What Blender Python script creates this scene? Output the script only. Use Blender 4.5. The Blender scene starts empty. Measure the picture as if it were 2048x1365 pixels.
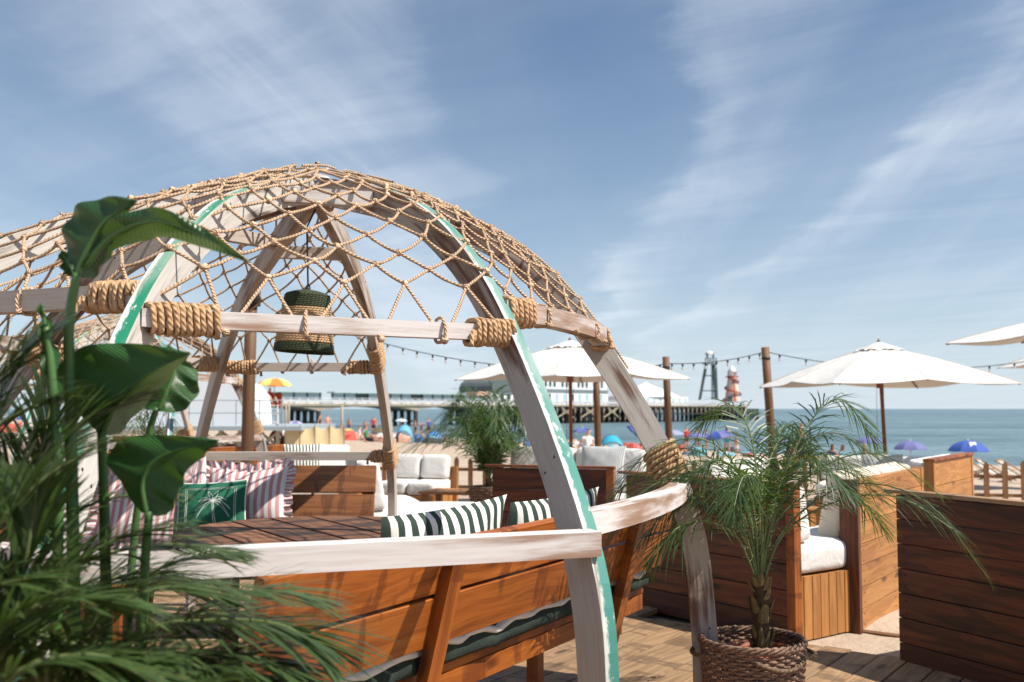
import bpy, math, random
from mathutils import Vector, Matrix, Quaternion
random.seed(7)
V = Vector
SC = bpy.context.scene
COL = SC.collection

# ---------------------------------------------------------------- camera
CAM_H = 1.35
F_PX = 1991.0
HORIZON = 818.0
PITCH = math.atan((HORIZON - 682.5) / F_PX)
cam = bpy.data.cameras.new("camera")
cam.sensor_width = 36.0
cam.lens = 35.0
cam.clip_start = 0.05
cam.clip_end = 60000
cam.dof.use_dof = True
cam.dof.focus_distance = 3.4
cam.dof.aperture_fstop = 4.4
cam_ob = bpy.data.objects.new("camera", cam)
COL.objects.link(cam_ob)
cam_ob.location = (0, 0, CAM_H)
cam_ob.rotation_euler = (math.radians(90) + PITCH, 0, 0)
SC.camera = cam_ob

# ---------------------------------------------------------------- sun, sky, exposure
SUN_AZ = math.radians(-22)      # measured from +X towards +Y
SUN_EL = math.radians(54)
to_sun = V((math.cos(SUN_EL) * math.cos(SUN_AZ), math.cos(SUN_EL) * math.sin(SUN_AZ), math.sin(SUN_EL)))
sun = bpy.data.lights.new("sun", 'SUN')
sun.energy = 5.0
sun.angle = math.radians(0.53)
sun.color = (1.0, 0.93, 0.83)
sun_ob = bpy.data.objects.new("sun", sun)
COL.objects.link(sun_ob)
sun_ob.rotation_euler = to_sun.to_track_quat('Z', 'Y').to_euler()
sun_ob.location = (20, -10, 30)

world = bpy.data.worlds.new("World")
SC.world = world
world.use_nodes = True
wt = world.node_tree
wt.nodes.clear()
def wn(t, **k):
    n = wt.nodes.new(t)
    for a, b in k.items():
        setattr(n, a, b)
    return n
def wl(a, b):
    wt.links.new(a, b)
w_out = wn('ShaderNodeOutputWorld')
w_bg = wn('ShaderNodeBackground')
w_bg.inputs['Strength'].default_value = 0.058
sky = wn('ShaderNodeTexSky', sky_type='NISHITA')
sky.sun_disc = False
sky.sun_elevation = SUN_EL
sky.sun_rotation = math.atan2(to_sun.x, to_sun.y)
sky.air_density = 1.0
sky.dust_density = 0.5
sky.ozone_density = 3.0
def wmath(op, a, b=None):
    n = wn('ShaderNodeMath', operation=op)
    for i, x in enumerate((a, b)):
        if x is None:
            continue
        if isinstance(x, (int, float)):
            n.inputs[i].default_value = x
        else:
            wl(x, n.inputs[i])
    return n.outputs[0]
tc = wn('ShaderNodeTexCoord')
sep = wn('ShaderNodeSeparateXYZ')
wl(tc.outputs['Generated'], sep.inputs[0])
zc = wmath('ADD', wmath('MAXIMUM', sep.outputs[2], 0.0), 0.055)
cu = wmath('DIVIDE', sep.outputs[0], zc)
cv = wmath('DIVIDE', sep.outputs[1], zc)
def wcloud(su, sv, off, scale, detail, rough, dist, lo, hi, rot=0.0):
    comb = wn('ShaderNodeCombineXYZ')
    c, s = math.cos(rot), math.sin(rot)
    u2 = wmath('ADD', wmath('MULTIPLY', cu, c), wmath('MULTIPLY', cv, s))
    v2 = wmath('SUBTRACT', wmath('MULTIPLY', cv, c), wmath('MULTIPLY', cu, s))
    wl(wmath('ADD', wmath('MULTIPLY', u2, su), off), comb.inputs[0])
    wl(wmath('MULTIPLY', v2, sv), comb.inputs[1])
    n = wn('ShaderNodeTexNoise')
    n.inputs['Scale'].default_value = scale
    n.inputs['Detail'].default_value = detail
    n.inputs['Roughness'].default_value = rough
    n.inputs['Distortion'].default_value = dist
    wl(comb.outputs[0], n.inputs['Vector'])
    m = wn('ShaderNodeMapRange', interpolation_type='SMOOTHERSTEP')
    m.inputs[1].default_value = lo
    m.inputs[2].default_value = hi
    wl(n.outputs[0], m.inputs[0])
    return m.outputs[0]
warp = wcloud(0.5, 0.35, 4.2, 1.0, 3.0, 0.5, 0.0, 0.25, 0.75)
warp2 = wcloud(1.0, 0.6, 9.4, 2.2, 7.0, 0.62, 0.6, 0.2, 0.8, 0.5)
ub = wmath('ADD', wmath('ADD', cu, wmath('MULTIPLY', wmath('SUBTRACT', warp, 0.5), 0.34)), wmath('MULTIPLY', wmath('SUBTRACT', warp2, 0.5), 0.13))
rmp = wn('ShaderNodeValToRGB')
els = rmp.color_ramp.elements
stops = [(0.0, .30), (.12, .10), (.20, .12), (.285, .62), (.36, .78), (.43, .50), (.475, .12), (.56, .05), (.60, .10), (.632, .62), (.665, .40), (.72, .16), (.765, .20), (.80, .72), (.84, .55), (.90, .30), (1.0, .34)]
while len(els) < len(stops):
    els.new(0.5)
for e, (p, c) in zip(els, stops):
    e.position = p
    e.color = (c, c, c, 1)
rmp.color_ramp.interpolation = 'EASE'
mr = wn('ShaderNodeMapRange')
mr.inputs[1].default_value = -2.0
mr.inputs[2].default_value = 2.0
wl(ub, mr.inputs[0])
wl(mr.outputs[0], rmp.inputs[0])
band = rmp.outputs[0]
wisp = wcloud(1.0, 0.22, 2.3, 1.5, 8.0, 0.60, 0.9, 0.22, 0.78, 0.9)
wisp2 = wcloud(1.0, 0.10, 5.1, 2.6, 8.0, 0.62, 0.6, 0.30, 0.80, -0.15)
veil = wcloud(0.5, 0.5, 7.7, 0.8, 6.0, 0.55, 0.8, 0.40, 0.80, 0.35)
cl = wmath('MULTIPLY', band, wmath('ADD', 0.14, wmath('ADD', wmath('MULTIPLY', wisp, 0.60), wmath('MULTIPLY', wisp2, 0.50))))
cl = wmath('ADD', cl, wmath('MULTIPLY', wmath('MULTIPLY', veil, wisp), 0.28))
cl = wmath('MINIMUM', wmath('MULTIPLY', cl, 0.88), 0.66)
mixc = wn('ShaderNodeMix', data_type='RGBA')
wl(cl, mixc.inputs[0])
hsv = wn('ShaderNodeHueSaturation')
hsv.inputs['Saturation'].default_value = 1.15
hsv.inputs['Value'].default_value = 1.0
wl(sky.outputs[0], hsv.inputs['Color'])
tint = wn('ShaderNodeMix', data_type='RGBA', blend_type='MULTIPLY')
tint.inputs[0].default_value = 1.0
tint.inputs[7].default_value = (0.78, 1.0, 1.11, 1)
wl(hsv.outputs[0], tint.inputs[6])
wl(tint.outputs[2], mixc.inputs[6])
mixc.inputs[7].default_value = (9.2, 10.2, 11.4, 1)
hz_ = wmath('MULTIPLY', wmath('POWER', 2.718, wmath('MULTIPLY', wmath('MAXIMUM', sep.outputs[2], 0.0), -5.0)), 0.74)
mixh = wn('ShaderNodeMix', data_type='RGBA')
wl(hz_, mixh.inputs[0])
wl(mixc.outputs[2], mixh.inputs[6])
mixh.inputs[7].default_value = (9.7, 10.9, 12.2, 1)
wl(mixh.outputs[2], w_bg.inputs['Color'])
wl(w_bg.outputs[0], w_out.inputs[0])

SC.view_settings.view_transform = 'Standard'
SC.view_settings.look = 'None'
SC.view_settings.exposure = 0.52
SC.view_settings.gamma = 1.0
SC.view_settings.use_curve_mapping = False
SC.cycles.use_denoising = True
SC.cycles.max_bounces = 8
SC.cycles.transparent_max_bounces = 8

# ---------------------------------------------------------------- picture -> place helpers (calibrated camera)
def at(px, py, Y):
    """point at depth Y (metres in front of the camera) seen at photo pixel px, py (small-pitch model)"""
    return V(((px - 1024.0) / F_PX * Y, Y, CAM_H + (HORIZON - py) / F_PX * Y))
def on_plane(px, py, z=0.0):
    Y = (CAM_H - z) * F_PX / (py - HORIZON)
    return V(((px - 1024.0) / F_PX * Y, Y, z))
def lerp(a, b, t):
    return a + (b - a) * t
def rnd(a, b):
    return random.uniform(a, b)

# ---------------------------------------------------------------- mesh builder
class MB:
    def __init__(s):
        s.v = []; s.f = []; s.uv = []; s.m = []
    def face(s, idx, uvs=None, m=0):
        s.f.append(tuple(idx)); s.m.append(m)
        if uvs is None:
            uvs = [(0, 0)] * len(idx)
        s.uv.extend(uvs)
    def box(s, c, size, R=None, m=0, taper=None):
        """box of size (x,y,z) centred at c; grain runs along its longest side"""
        hx, hy, hz = size[0] / 2, size[1] / 2, size[2] / 2
        b = len(s.v)
        for z in (-hz, hz):
            for (x, y) in ((-hx, -hy), (hx, -hy), (hx, hy), (-hx, hy)):
                k = 1.0
                if taper and z > 0:
                    k = taper
                p = V((x * k, y * k, z))
                s.v.append((R @ p if R else p) + c)
        L = max(range(3), key=lambda i: size[i])
        loc = [V((x, y, z)) for z in (-hz, hz) for (x, y) in ((-hx, -hy), (hx, -hy), (hx, hy), (-hx, hy))]
        for q in ((0, 3, 2, 1), (4, 5, 6, 7), (0, 1, 5, 4), (1, 2, 6, 5), (2, 3, 7, 6), (3, 0, 4, 7)):
            o = [i for i in range(3) if i != L]
            s.face([b + i for i in q], [(loc[i][L], loc[i][o[0]] + loc[i][o[1]]) for i in q], m)
    def bar(s, a, b, w, h, up=V((0, 0, 1)), m=0):
        """beam from a to b, w wide, h high"""
        d = (b - a)
        L = d.length
        x = d.normalized()
        y = up.cross(x)
        if y.length < 1e-4:
            y = V((0, 1, 0)).cross(x)
        y.normalize()
        z = x.cross(y)
        R = Matrix((x, y, z)).transposed()
        s.box((a + b) / 2, (L, w, h), R, m)
    def tube(s, pts, r, sides=6, cap=True, m=0, closed=False, lobes=0, twist=0.0, depth=0.25, vs=1.0, up=None):
        n = len(pts)
        b = len(s.v)
        rr = r if isinstance(r, (list, tuple)) else [r] * n
        prev = None
        u = 0.0
        us = []
        for i, p in enumerate(pts):
            if closed:
                t = pts[(i + 1) % n] - pts[i - 1]
            else:
                t = pts[min(i + 1, n - 1)] - pts[max(i - 1, 0)]
            if t.length < 1e-9:
                t = V((0, 0, 1))
            t.normalize()
            if prev is None:
                a = V((0, 0, 1)) if abs(t.z) < 0.9 else V((1, 0, 0))
                nrm = (a - t * a.dot(t)).normalized()
            else:
                nrm = prev - t * prev.dot(t)
                if nrm.length < 1e-6:
                    a = V((0, 0, 1)) if abs(t.z) < 0.9 else V((1, 0, 0))
                    nrm = a - t * a.dot(t)
                nrm.normalize()
            prev = nrm
            bi = t.cross(nrm)
            if i:
                u += (p - pts[i - 1]).length
            us.append(u)
            for k in range(sides):
                a = 2 * math.pi * k / sides
                q = rr[i]
                if lobes:
                    q *= 1.0 + depth * (abs(math.cos(0.5 * lobes * (a + twist * u))) - 0.6)
                s.v.append(p + nrm * (math.cos(a) * q) + bi * (math.sin(a) * q))
        segs = n if closed else n - 1
        for i in range(segs):
            j = (i + 1) % n
            for k in range(sides):
                l = (k + 1) % sides
                u1 = us[i]; u2 = us[j] if j else us[i] + (pts[0] - pts[i]).length
                s.face((b + i * sides + k, b + i * sides + l, b + j * sides + l, b + j * sides + k),
                       [(u1, k / sides * vs), (u1, (k + 1) / sides * vs), (u2, (k + 1) / sides * vs), (u2, k / sides * vs)], m)
        if cap and not closed:
            s.face([b + k for k in range(sides)][::-1], None, m)
            s.face([b + (n - 1) * sides + k for k in range(sides)], None, m)
    def sweep(s, pts, ns, bs, w, h, m=(0, 0, 0, 0), cap=True):
        """rectangular section: w along ns, h along bs. m = materials of +n, +b, -n, -b faces"""
        n = len(pts)
        b = len(s.v)
        u = 0; us = []
        for i, p in enumerate(pts):
            if i:
                u += (p - pts[i - 1]).length
            us.append(u)
            wi = w[i] if isinstance(w, list) else w
            hi = h[i] if isinstance(h, list) else h
            for (x, y) in ((1, -1), (1, 1), (-1, 1), (-1, -1)):
                s.v.append(p + ns[i] * (x * wi / 2) + bs[i] * (y * hi / 2))
        W = w[0] if isinstance(w, list) else w
        H = h[0] if isinstance(h, list) else h
        ws = [0, H, H + W, 2 * H + W, 2 * H + 2 * W]
        for i in range(n - 1):
            for k in range(4):
                l = (k + 1) % 4
                s.face((b + i * 4 + k, b + i * 4 + l, b + i * 4 + 4 + l, b + i * 4 + 4 + k),
                       [(us[i], ws[k]), (us[i], ws[k + 1]), (us[i + 1], ws[k + 1]), (us[i + 1], ws[k])], m[k])
        if cap:
            s.face([b + k for k in (3, 2, 1, 0)], [(0, 0), (.0, .05), (.05, .05), (.05, 0)], m[0])
            s.face([b + (n - 1) * 4 + k for k in range(4)], [(0, 0), (.0, .05), (.05, .05), (.05, 0)], m[0])
    def lathe(s, prof, seg=32, c=V((0, 0, 0)), m=0, cap=False):
        b = len(s.v)
        n = len(prof)
        for (r, z) in prof:
            for k in range(seg):
                a = 2 * math.pi * k / seg
                s.v.append(c + V((r * math.cos(a), r * math.sin(a), z)))
        for i in range(n - 1):
            for k in range(seg):
                l = (k + 1) % seg
                s.face((b + i * seg + k, b + i * seg + l, b + (i + 1) * seg + l, b + (i + 1) * seg + k),
                       [(k / seg, prof[i][1]), ((k + 1) / seg, prof[i][1]), ((k + 1) / seg, prof[i + 1][1]), (k / seg, prof[i + 1][1])], m)
        if cap:
            s.face([b + k for k in range(seg)][::-1], None, m)
            s.face([b + (n - 1) * seg + k for k in range(seg)], None, m)
    def grid(s, fn, nu, nv, m=0, uvfn=None, flip=False):
        b = len(s.v)
        for i in range(nu + 1):
            for j in range(nv + 1):
                s.v.append(fn(i / nu, j / nv))
        for i in range(nu):
            for j in range(nv):
                a = b + i * (nv + 1) + j
                q = (a, a + nv + 1, a + nv + 2, a + 1)
                u = [(i / nu, j / nv), ((i + 1) / nu, j / nv), ((i + 1) / nu, (j + 1) / nv), (i / nu, (j + 1) / nv)]
                if uvfn:
                    u = [uvfn(*x) for x in u]
                if flip:
                    q = q[::-1]; u = u[::-1]
                s.face(q, u, m)
    def knot(s, c, r, m=0):
        b = len(s.v)
        ax = V((rnd(-1, 1), rnd(-1, 1), rnd(-1, 1))).normalized()
        q = ax.to_track_quat('Z', 'Y')
        for (rr, z) in ((0.75, -0.62), (1.05, 0.0), (0.75, 0.62)):
            for k in range(6):
                a = math.pi / 3 * k + z
                s.v.append(c + q @ V((rr * r * math.cos(a), rr * r * math.sin(a), z * r * 1.1)))
        for i in range(2):
            for k in range(6):
                l = (k + 1) % 6
                s.face((b + i * 6 + k, b + i * 6 + l, b + i * 6 + 6 + l, b + i * 6 + 6 + k),
                       [(k * .01, i * .5), (k * .01 + .01, i * .5), (k * .01 + .01, i * .5 + .5), (k * .01, i * .5 + .5)], m)
        s.face([b + k for k in range(6)][::-1], None, m)
        s.face([b + 12 + k for k in range(6)], None, m)
    def mesh(s, name, mats, smooth=False):
        me = bpy.data.meshes.new(name)
        me.from_pydata([tuple(p) for p in s.v], [], s.f)
        uvl = me.uv_layers.new(name="UVMap")
        flat = [c for uv in s.uv for c in uv]
        uvl.data.foreach_set("uv", flat)
        if not isinstance(mats, (list, tuple)):
            mats = [mats]
        for mt in mats:
            me.materials.append(mt)
        if len(mats) > 1:
            me.polygons.foreach_set("material_index", s.m)
        if smooth:
            me.polygons.foreach_set("use_smooth", [True] * len(me.polygons))
        me.update()
        return me
    def build(s, name, mats, parent=None, smooth=False):
        return link(name, s.mesh(name, mats, smooth), parent)

def link(name, data, parent=None):
    o = bpy.data.objects.new(name, data)
    COL.objects.link(o)
    if parent is not None:
        o.parent = parent
        o.matrix_parent_inverse = world_of(parent).inverted()
    return o
def world_of(o):
    M = o.matrix_basis.copy()
    if o.parent is not None:
        M = world_of(o.parent) @ o.matrix_parent_inverse @ M
    return M
def tag(o, label=None, cat=None, group=None, kind=None):
    if label: o["label"] = label
    if cat: o["category"] = cat
    if group: o["group"] = group
    if kind: o["kind"] = kind
    return o
def thing(name, label, cat, loc, group=None):
    o = bpy.data.objects.new(name, None)
    COL.objects.link(o)
    o.empty_display_size = 0.1
    o.location = loc
    return tag(o, label, cat, group)
def copy_tree(o, parent=None, memo=None):
    c = o.copy()
    COL.objects.link(c)
    if parent is not None:
        c.parent = parent
        c.matrix_parent_inverse = o.matrix_parent_inverse.copy()
    for ch in KIDS(o):
        copy_tree(ch, c)
    return c
def KIDS(o):
    return [c for c in bpy.data.objects if c.parent is o]
BOXES = {}
def plank(name, parent, c, size, R, mat):
    """one plank as its own object; alike planks share a bevelled box mesh"""
    key = (round(size[0], 3), round(size[1], 3), round(size[2], 3), mat.name)
    if key not in BOXES:
        mb = MB()
        x, y, z = size[0] / 2, size[1] / 2, size[2] / 2
        e = min(0.003, y * .4, z * .4)
        L = 0
        secs = [(y, -z + e), (y, z - e), (y - e, z), (-y + e, z), (-y, z - e), (-y, -z + e), (-y + e, -z), (y - e, -z)]
        per = [0]
        for i in range(8):
            a, b = secs[i], secs[(i + 1) % 8]
            per.append(per[-1] + math.hypot(a[0] - b[0], a[1] - b[1]))
        for sx in (-x, x):
            for (a, b) in secs:
                mb.v.append(V((sx, a, b)))
        for k in range(8):
            l = (k + 1) % 8
            mb.face((k, l, 8 + l, 8 + k), [(-x, per[k]), (-x, per[k + 1]), (x, per[k + 1]), (x, per[k])])
        mb.face(list(range(8))[::-1], [(a * .2, b) for (a, b) in secs][::-1])
        mb.face([8 + k for k in range(8)], [(a * .2, b) for (a, b) in secs])
        BOXES[key] = mb.mesh(name, mat)
    o = bpy.data.objects.new(name, BOXES[key])
    COL.objects.link(o)
    M = Matrix.Translation(c) @ (R.to_4x4() if R else Matrix.Identity(4))
    if parent is not None:
        o.parent = parent
        o.matrix_parent_inverse = world_of(parent).inverted()
    o.matrix_basis = M
    return o
def axes(x, up=V((0, 0, 1))):
    x = x.normalized()
    y = up.cross(x)
    if y.length < 1e-4:
        y = V((0, 1, 0))
    y.normalize()
    return Matrix((x, y, x.cross(y))).transposed()
def spline(P, n):
    """Catmull-Rom through the points P, n samples per span"""
    out = []
    m = len(P)
    for i in range(m - 1):
        p0 = P[i - 1] if i else P[0] * 2 - P[1]
        p1, p2 = P[i], P[i + 1]
        p3 = P[i + 2] if i + 2 < m else P[-1] * 2 - P[-2]
        for k in range(n):
            t = k / n
            out.append(0.5 * ((2 * p1) + (p2 - p0) * t + (2 * p0 - 5 * p1 + 4 * p2 - p3) * t * t + (3 * p1 - p0 - 3 * p2 + p3) * t ** 3))
    out.append(P[-1].copy())
    return out

# ---------------------------------------------------------------- materials
def new_mat(name):
    m = bpy.data.materials.new(name)
    m.use_nodes = True
    nt = m.node_tree
    b = nt.nodes['Principled BSDF']
    return m, nt, b
def nd(nt, t, **k):
    n = nt.nodes.new(t)
    for a, b in k.items():
        setattr(n, a, b)
    return n
def c4(c):
    return (c[0], c[1], c[2], 1)
def ramp(nt, src, stops):
    r = nd(nt, 'ShaderNodeValToRGB')
    els = r.color_ramp.elements
    while len(els) < len(stops):
        els.new(0.5)
    for e, (p, c) in zip(els, stops):
        e.position = p
        e.color = c4(c)
    nt.links.new(src, r.inputs[0])
    return r.outputs[0]
def uvmap(nt, sx, sy, rand=True, sz=1.0):
    """UV coordinates in metres, scaled, shifted per object"""
    t = nd(nt, 'ShaderNodeUVMap')
    m = nd(nt, 'ShaderNodeMapping')
    m.inputs['Scale'].default_value = (sx, sy, sz)
    nt.links.new(t.outputs[0], m.inputs[0])
    if rand:
        oi = nd(nt, 'ShaderNodeObjectInfo')
        mu = nd(nt, 'ShaderNodeMath', operation='MULTIPLY')
        mu.inputs[1].default_value = 57.0
        nt.links.new(oi.outputs['Random'], mu.inputs[0])
        nt.links.new(mu.outputs[0], m.inputs['Location'])
    return m.outputs[0]
def noise(nt, vec, scale, detail=4, rough=0.55, dist=0.0):
    n = nd(nt, 'ShaderNodeTexNoise')
    n.inputs['Scale'].default_value = scale
    n.inputs['Detail'].default_value = detail
    n.inputs['Roughness'].default_value = rough
    n.inputs['Distortion'].default_value = dist
    if vec is not None:
        nt.links.new(vec, n.inputs['Vector'])
    return n.outputs[0]
def mix(nt, fac, a, b, mode='MIX'):
    n = nd(nt, 'ShaderNodeMix', data_type='RGBA', blend_type=mode)
    for i, x in ((0, fac), (6, a), (7, b)):
        if isinstance(x, (int, float)):
            n.inputs[i].default_value = x
        elif isinstance(x, (tuple, list)):
            n.inputs[i].default_value = c4(x)
        else:
            nt.links.new(x, n.inputs[i])
    return n.outputs[2]
def bump(nt, b, h, strength, dist=0.01):
    n = nd(nt, 'ShaderNodeBump')
    n.inputs['Strength'].default_value = strength
    n.inputs['Distance'].default_value = dist
    nt.links.new(h, n.inputs['Height'])
    nt.links.new(n.outputs[0], b.inputs['Normal'])
def remap(nt, x, a, b, c=0.0, d=1.0):
    n = nd(nt, 'ShaderNodeMapRange', interpolation_type='SMOOTHSTEP')
    for i, q in ((1, a), (2, b), (3, c), (4, d)):
        n.inputs[i].default_value = q
    nt.links.new(x, n.inputs[0])
    return n.outputs[0]
def objrand(nt, lo, hi):
    oi = nd(nt, 'ShaderNodeObjectInfo')
    n = nd(nt, 'ShaderNodeMapRange')
    n.inputs[3].default_value = lo
    n.inputs[4].default_value = hi
    nt.links.new(oi.outputs['Random'], n.inputs[0])
    return n.outputs[0]
def wood(name, dark, mid, light, rough=0.6, stain=None, stain_amt=0.5, vary=0.25, gs=1.0, knots=True, ss=(5.5, 1.5)):
    m, nt, b = new_mat(name)
    warp = noise(nt, uvmap(nt, 1.6, 5.0), 1.0, 2, 0.5)
    base = uvmap(nt, 1.3 * gs, 34 * gs)
    add = nd(nt, 'ShaderNodeVectorMath', operation='MULTIPLY_ADD')
    nt.links.new(warp, add.inputs[0])
    add.inputs[1].default_value = (0.3, 4.5, 0)
    nt.links.new(base, add.inputs[2])
    g = noise(nt, add.outputs[0], 1.0, 6, 0.62)
    g2 = noise(nt, uvmap(nt, 5 * gs, 190 * gs), 1.0, 2, 0.5)
    col = ramp(nt, g, [(0.28, dark), (0.5, mid), (0.72, light)])
    col = mix(nt, remap(nt, g2, 0.35, 0.65, 0.0, 0.35), col, tuple(x * 0.5 for x in mid), 'MULTIPLY') if False else mix(nt, remap(nt, g2, 0.45, 0.75, 0.0, 0.45), col, dark)
    if knots:
        vo = nd(nt, 'ShaderNodeTexVoronoi')
        vo.inputs['Scale'].default_value = 1.0
        nt.links.new(uvmap(nt, 2.2, 6.5), vo.inputs['Vector'])
        col = mix(nt, remap(nt, vo.outputs[0], 0.07, 0.20, 0.85, 0.0), col, tuple(x * 0.3 for x in dark))
    if stain:
        sn = noise(nt, uvmap(nt, ss[0], ss[1]), 1.0, 6, 0.62, 0.5)
        col = mix(nt, remap(nt, sn, 0.52, 0.57, 0.0, stain_amt), col, stain)
    h = nd(nt, 'ShaderNodeHueSaturation')
    nt.links.new(col, h.inputs['Color'])
    nt.links.new(objrand(nt, 1 - vary, 1 + vary), h.inputs['Value'])
    nt.links.new(h.outputs[0], b.inputs['Base Color'])
    b.inputs['Roughness'].default_value = rough
    bump(nt, b, g, 0.35, 0.004)
    return m
def whitewash(name, paint, under, lo=0.50, hi=0.66, rough=0.7):
    """brushed paint worn through to the wood"""
    m, nt, b = new_mat(name)
    n1 = noise(nt, uvmap(nt, 2.0, 22), 1.0, 6, 0.62, 0.2)
    n2 = noise(nt, uvmap(nt, 1.4, 3.0), 1.0, 3, 0.5)
    ad = nd(nt, 'ShaderNodeMath', operation='MULTIPLY_ADD')
    nt.links.new(n1, ad.inputs[0]); ad.inputs[1].default_value = 0.5
    hf = nd(nt, 'ShaderNodeMath', operation='MULTIPLY')
    nt.links.new(n2, hf.inputs[0]); hf.inputs[1].default_value = 0.5
    nt.links.new(hf.outputs[0], ad.inputs[2])
    f = remap(nt, ad.outputs[0], lo, hi)
    n3 = noise(nt, uvmap(nt, 6, 120), 1.0, 3, 0.6)
    pc = mix(nt, remap(nt, n3, 0.35, 0.75, 0.0, 0.5), paint, tuple(p * 0.55 + u * 0.45 for p, u in zip(paint, under)))
    uc = mix(nt, n3, tuple(u * 0.55 for u in under), under)
    col = mix(nt, f, pc, uc)
    nt.links.new(col, b.inputs['Base Color'])
    b.inputs['Roughness'].default_value = rough
    bump(nt, b, n1, 0.3, 0.004)
    return m
def edge_paint(name, green, white, under):
    """painted outer edge: a ragged green band with a pale margin"""
    m, nt, b = new_mat(name)
    n1 = noise(nt, uvmap(nt, 3, 40), 1.0, 5, 0.6)
    t = nd(nt, 'ShaderNodeUVMap')
    sp = nd(nt, 'ShaderNodeSeparateXYZ')
    nt.links.new(t.outputs[0], sp.inputs[0])
    n2 = noise(nt, uvmap(nt, 22, 60), 1.0, 7, 0.75)
    ad = nd(nt, 'ShaderNodeMath', operation='MULTIPLY_ADD')
    nt.links.new(n2, ad.inputs[0]); ad.inputs[1].default_value = 0.05
    nt.links.new(sp.outputs[1], ad.inputs[2])
    band0 = remap(nt, ad.outputs[0], 0.054, 0.062)
    chip = remap(nt, noise(nt, uvmap(nt, 14, 26), 1.0, 6, 0.7), 0.60, 0.63)
    mxm = nd(nt, 'ShaderNodeMath', operation='MAXIMUM')
    nt.links.new(band0, mxm.inputs[0]); nt.links.new(chip, mxm.inputs[1])
    band = mxm.outputs[0]
    n4 = noise(nt, uvmap(nt, 1.2, 9), 1.0, 4, 0.6)
    gcol = mix(nt, remap(nt, n4, 0.40, 0.70), green, tuple(g * 0.45 + w * 0.55 for g, w in zip(green, white)))
    wcol = mix(nt, remap(nt, n1, 0.5, 0.66), white, under)
    col = mix(nt, band, gcol, wcol)
    nt.links.new(col, b.inputs['Base Color'])
    b.inputs['Roughness'].default_value = 0.55
    bump(nt, b, n1, 0.25, 0.003)
    return m
def rope_mat(name, c_dark, c_light, pitch=60.0, strength=0.9):
    m, nt, b = new_mat(name)
    t = nd(nt, 'ShaderNodeUVMap')
    sp = nd(nt, 'ShaderNodeSeparateXYZ')
    nt.links.new(t.outputs[0], sp.inputs[0])
    mu = nd(nt, 'ShaderNodeMath', operation='MULTIPLY')
    nt.links.new(sp.outputs[0], mu.inputs[0]); mu.inputs[1].default_value = pitch
    ad = nd(nt, 'ShaderNodeMath', operation='MULTIPLY_ADD')
    nt.links.new(sp.outputs[1], ad.inputs[0]); ad.inputs[1].default_value = 3.0
    nt.links.new(mu.outputs[0], ad.inputs[2])
    pi = nd(nt, 'ShaderNodeMath', operation='PINGPONG')
    nt.links.new(ad.outputs[0], pi.inputs[0]); pi.inputs[1].default_value = 0.5
    n = noise(nt, uvmap(nt, 60, 6), 1.0, 4, 0.65)
    sm = nd(nt, 'ShaderNodeMath', operation='MULTIPLY_ADD')
    nt.links.new(n, sm.inputs[0]); sm.inputs[1].default_value = 0.25
    nt.links.new(pi.outputs[0], sm.inputs[2])
    col = ramp(nt, n, [(0.3, c_dark), (0.7, c_light)])
    nt.links.new(col, b.inputs['Base Color'])
    b.inputs['Roughness'].default_value = 0.85
    bump(nt, b, sm.outputs[0], strength, 0.008)
    return m
def plain(name, c, rough=0.6, nscale=None, amt=0.15, metal=0.0, bmp=0.0, sheen=0.0):
    m, nt, b = new_mat(name)
    b.inputs['Roughness'].default_value = rough
    b.inputs['Metallic'].default_value = metal
    if nscale:
        t = nd(nt, 'ShaderNodeTexCoord')
        n = noise(nt, t.outputs['Object'], nscale, 5, 0.6)
        col = mix(nt, n, tuple(x * (1 - amt) for x in c), tuple(min(1, x * (1 + amt)) for x in c))
        nt.links.new(col, b.inputs['Base Color'])
        if bmp:
            bump(nt, b, n, bmp, 0.02)
    else:
        b.inputs['Base Color'].default_value = c4(c)
    return m
def stripes(name, a, c, freq, duty=0.5, axis=0, soft=0.02, rough=0.9):
    """woven stripes across one UV direction"""
    m, nt, b = new_mat(name)
    t = nd(nt, 'ShaderNodeUVMap')
    sp = nd(nt, 'ShaderNodeSeparateXYZ')
    nt.links.new(t.outputs[0], sp.inputs[0])
    mu = nd(nt, 'ShaderNodeMath', operation='MULTIPLY')
    nt.links.new(sp.outputs[axis], mu.inputs[0]); mu.inputs[1].default_value = freq
    fr = nd(nt, 'ShaderNodeMath', operation='FRACT')
    nt.links.new(mu.outputs[0], fr.inputs[0])
    n = noise(nt, uvmap(nt, 90, 90, False), 1.0, 3, 0.6)
    f = remap(nt, fr.outputs[0], duty - soft, duty + soft)
    col = mix(nt, f, a, c)
    col = mix(nt, remap(nt, n, 0.3, 0.8, 0.0, 0.22), col, (0.35, 0.33, 0.32), 'MULTIPLY')
    nt.links.new(col, b.inputs['Base Color'])
    b.inputs['Roughness'].default_value = rough
    bump(nt, b, n, 0.15, 0.003)
    return m
def cloth(name, c, rough=0.9, fold=3.0):
    m, nt, b = new_mat(name)
    t = nd(nt, 'ShaderNodeTexCoord')
    n = noise(nt, t.outputs['Object'], fold, 4, 0.55, 0.4)
    n2 = noise(nt, t.outputs['Object'], 240, 2, 0.5)
    col = mix(nt, n, tuple(x * 0.93 for x in c), c)
    nt.links.new(col, b.inputs['Base Color'])
    b.inputs['Roughness'].default_value = rough
    mm = nd(nt, 'ShaderNodeMath', operation='MULTIPLY_ADD')
    nt.links.new(n2, mm.inputs[0]); mm.inputs[1].default_value = 0.04
    nt.links.new(n, mm.inputs[2])
    bump(nt, b, mm.outputs[0], 0.45, 0.05)
    return m
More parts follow.
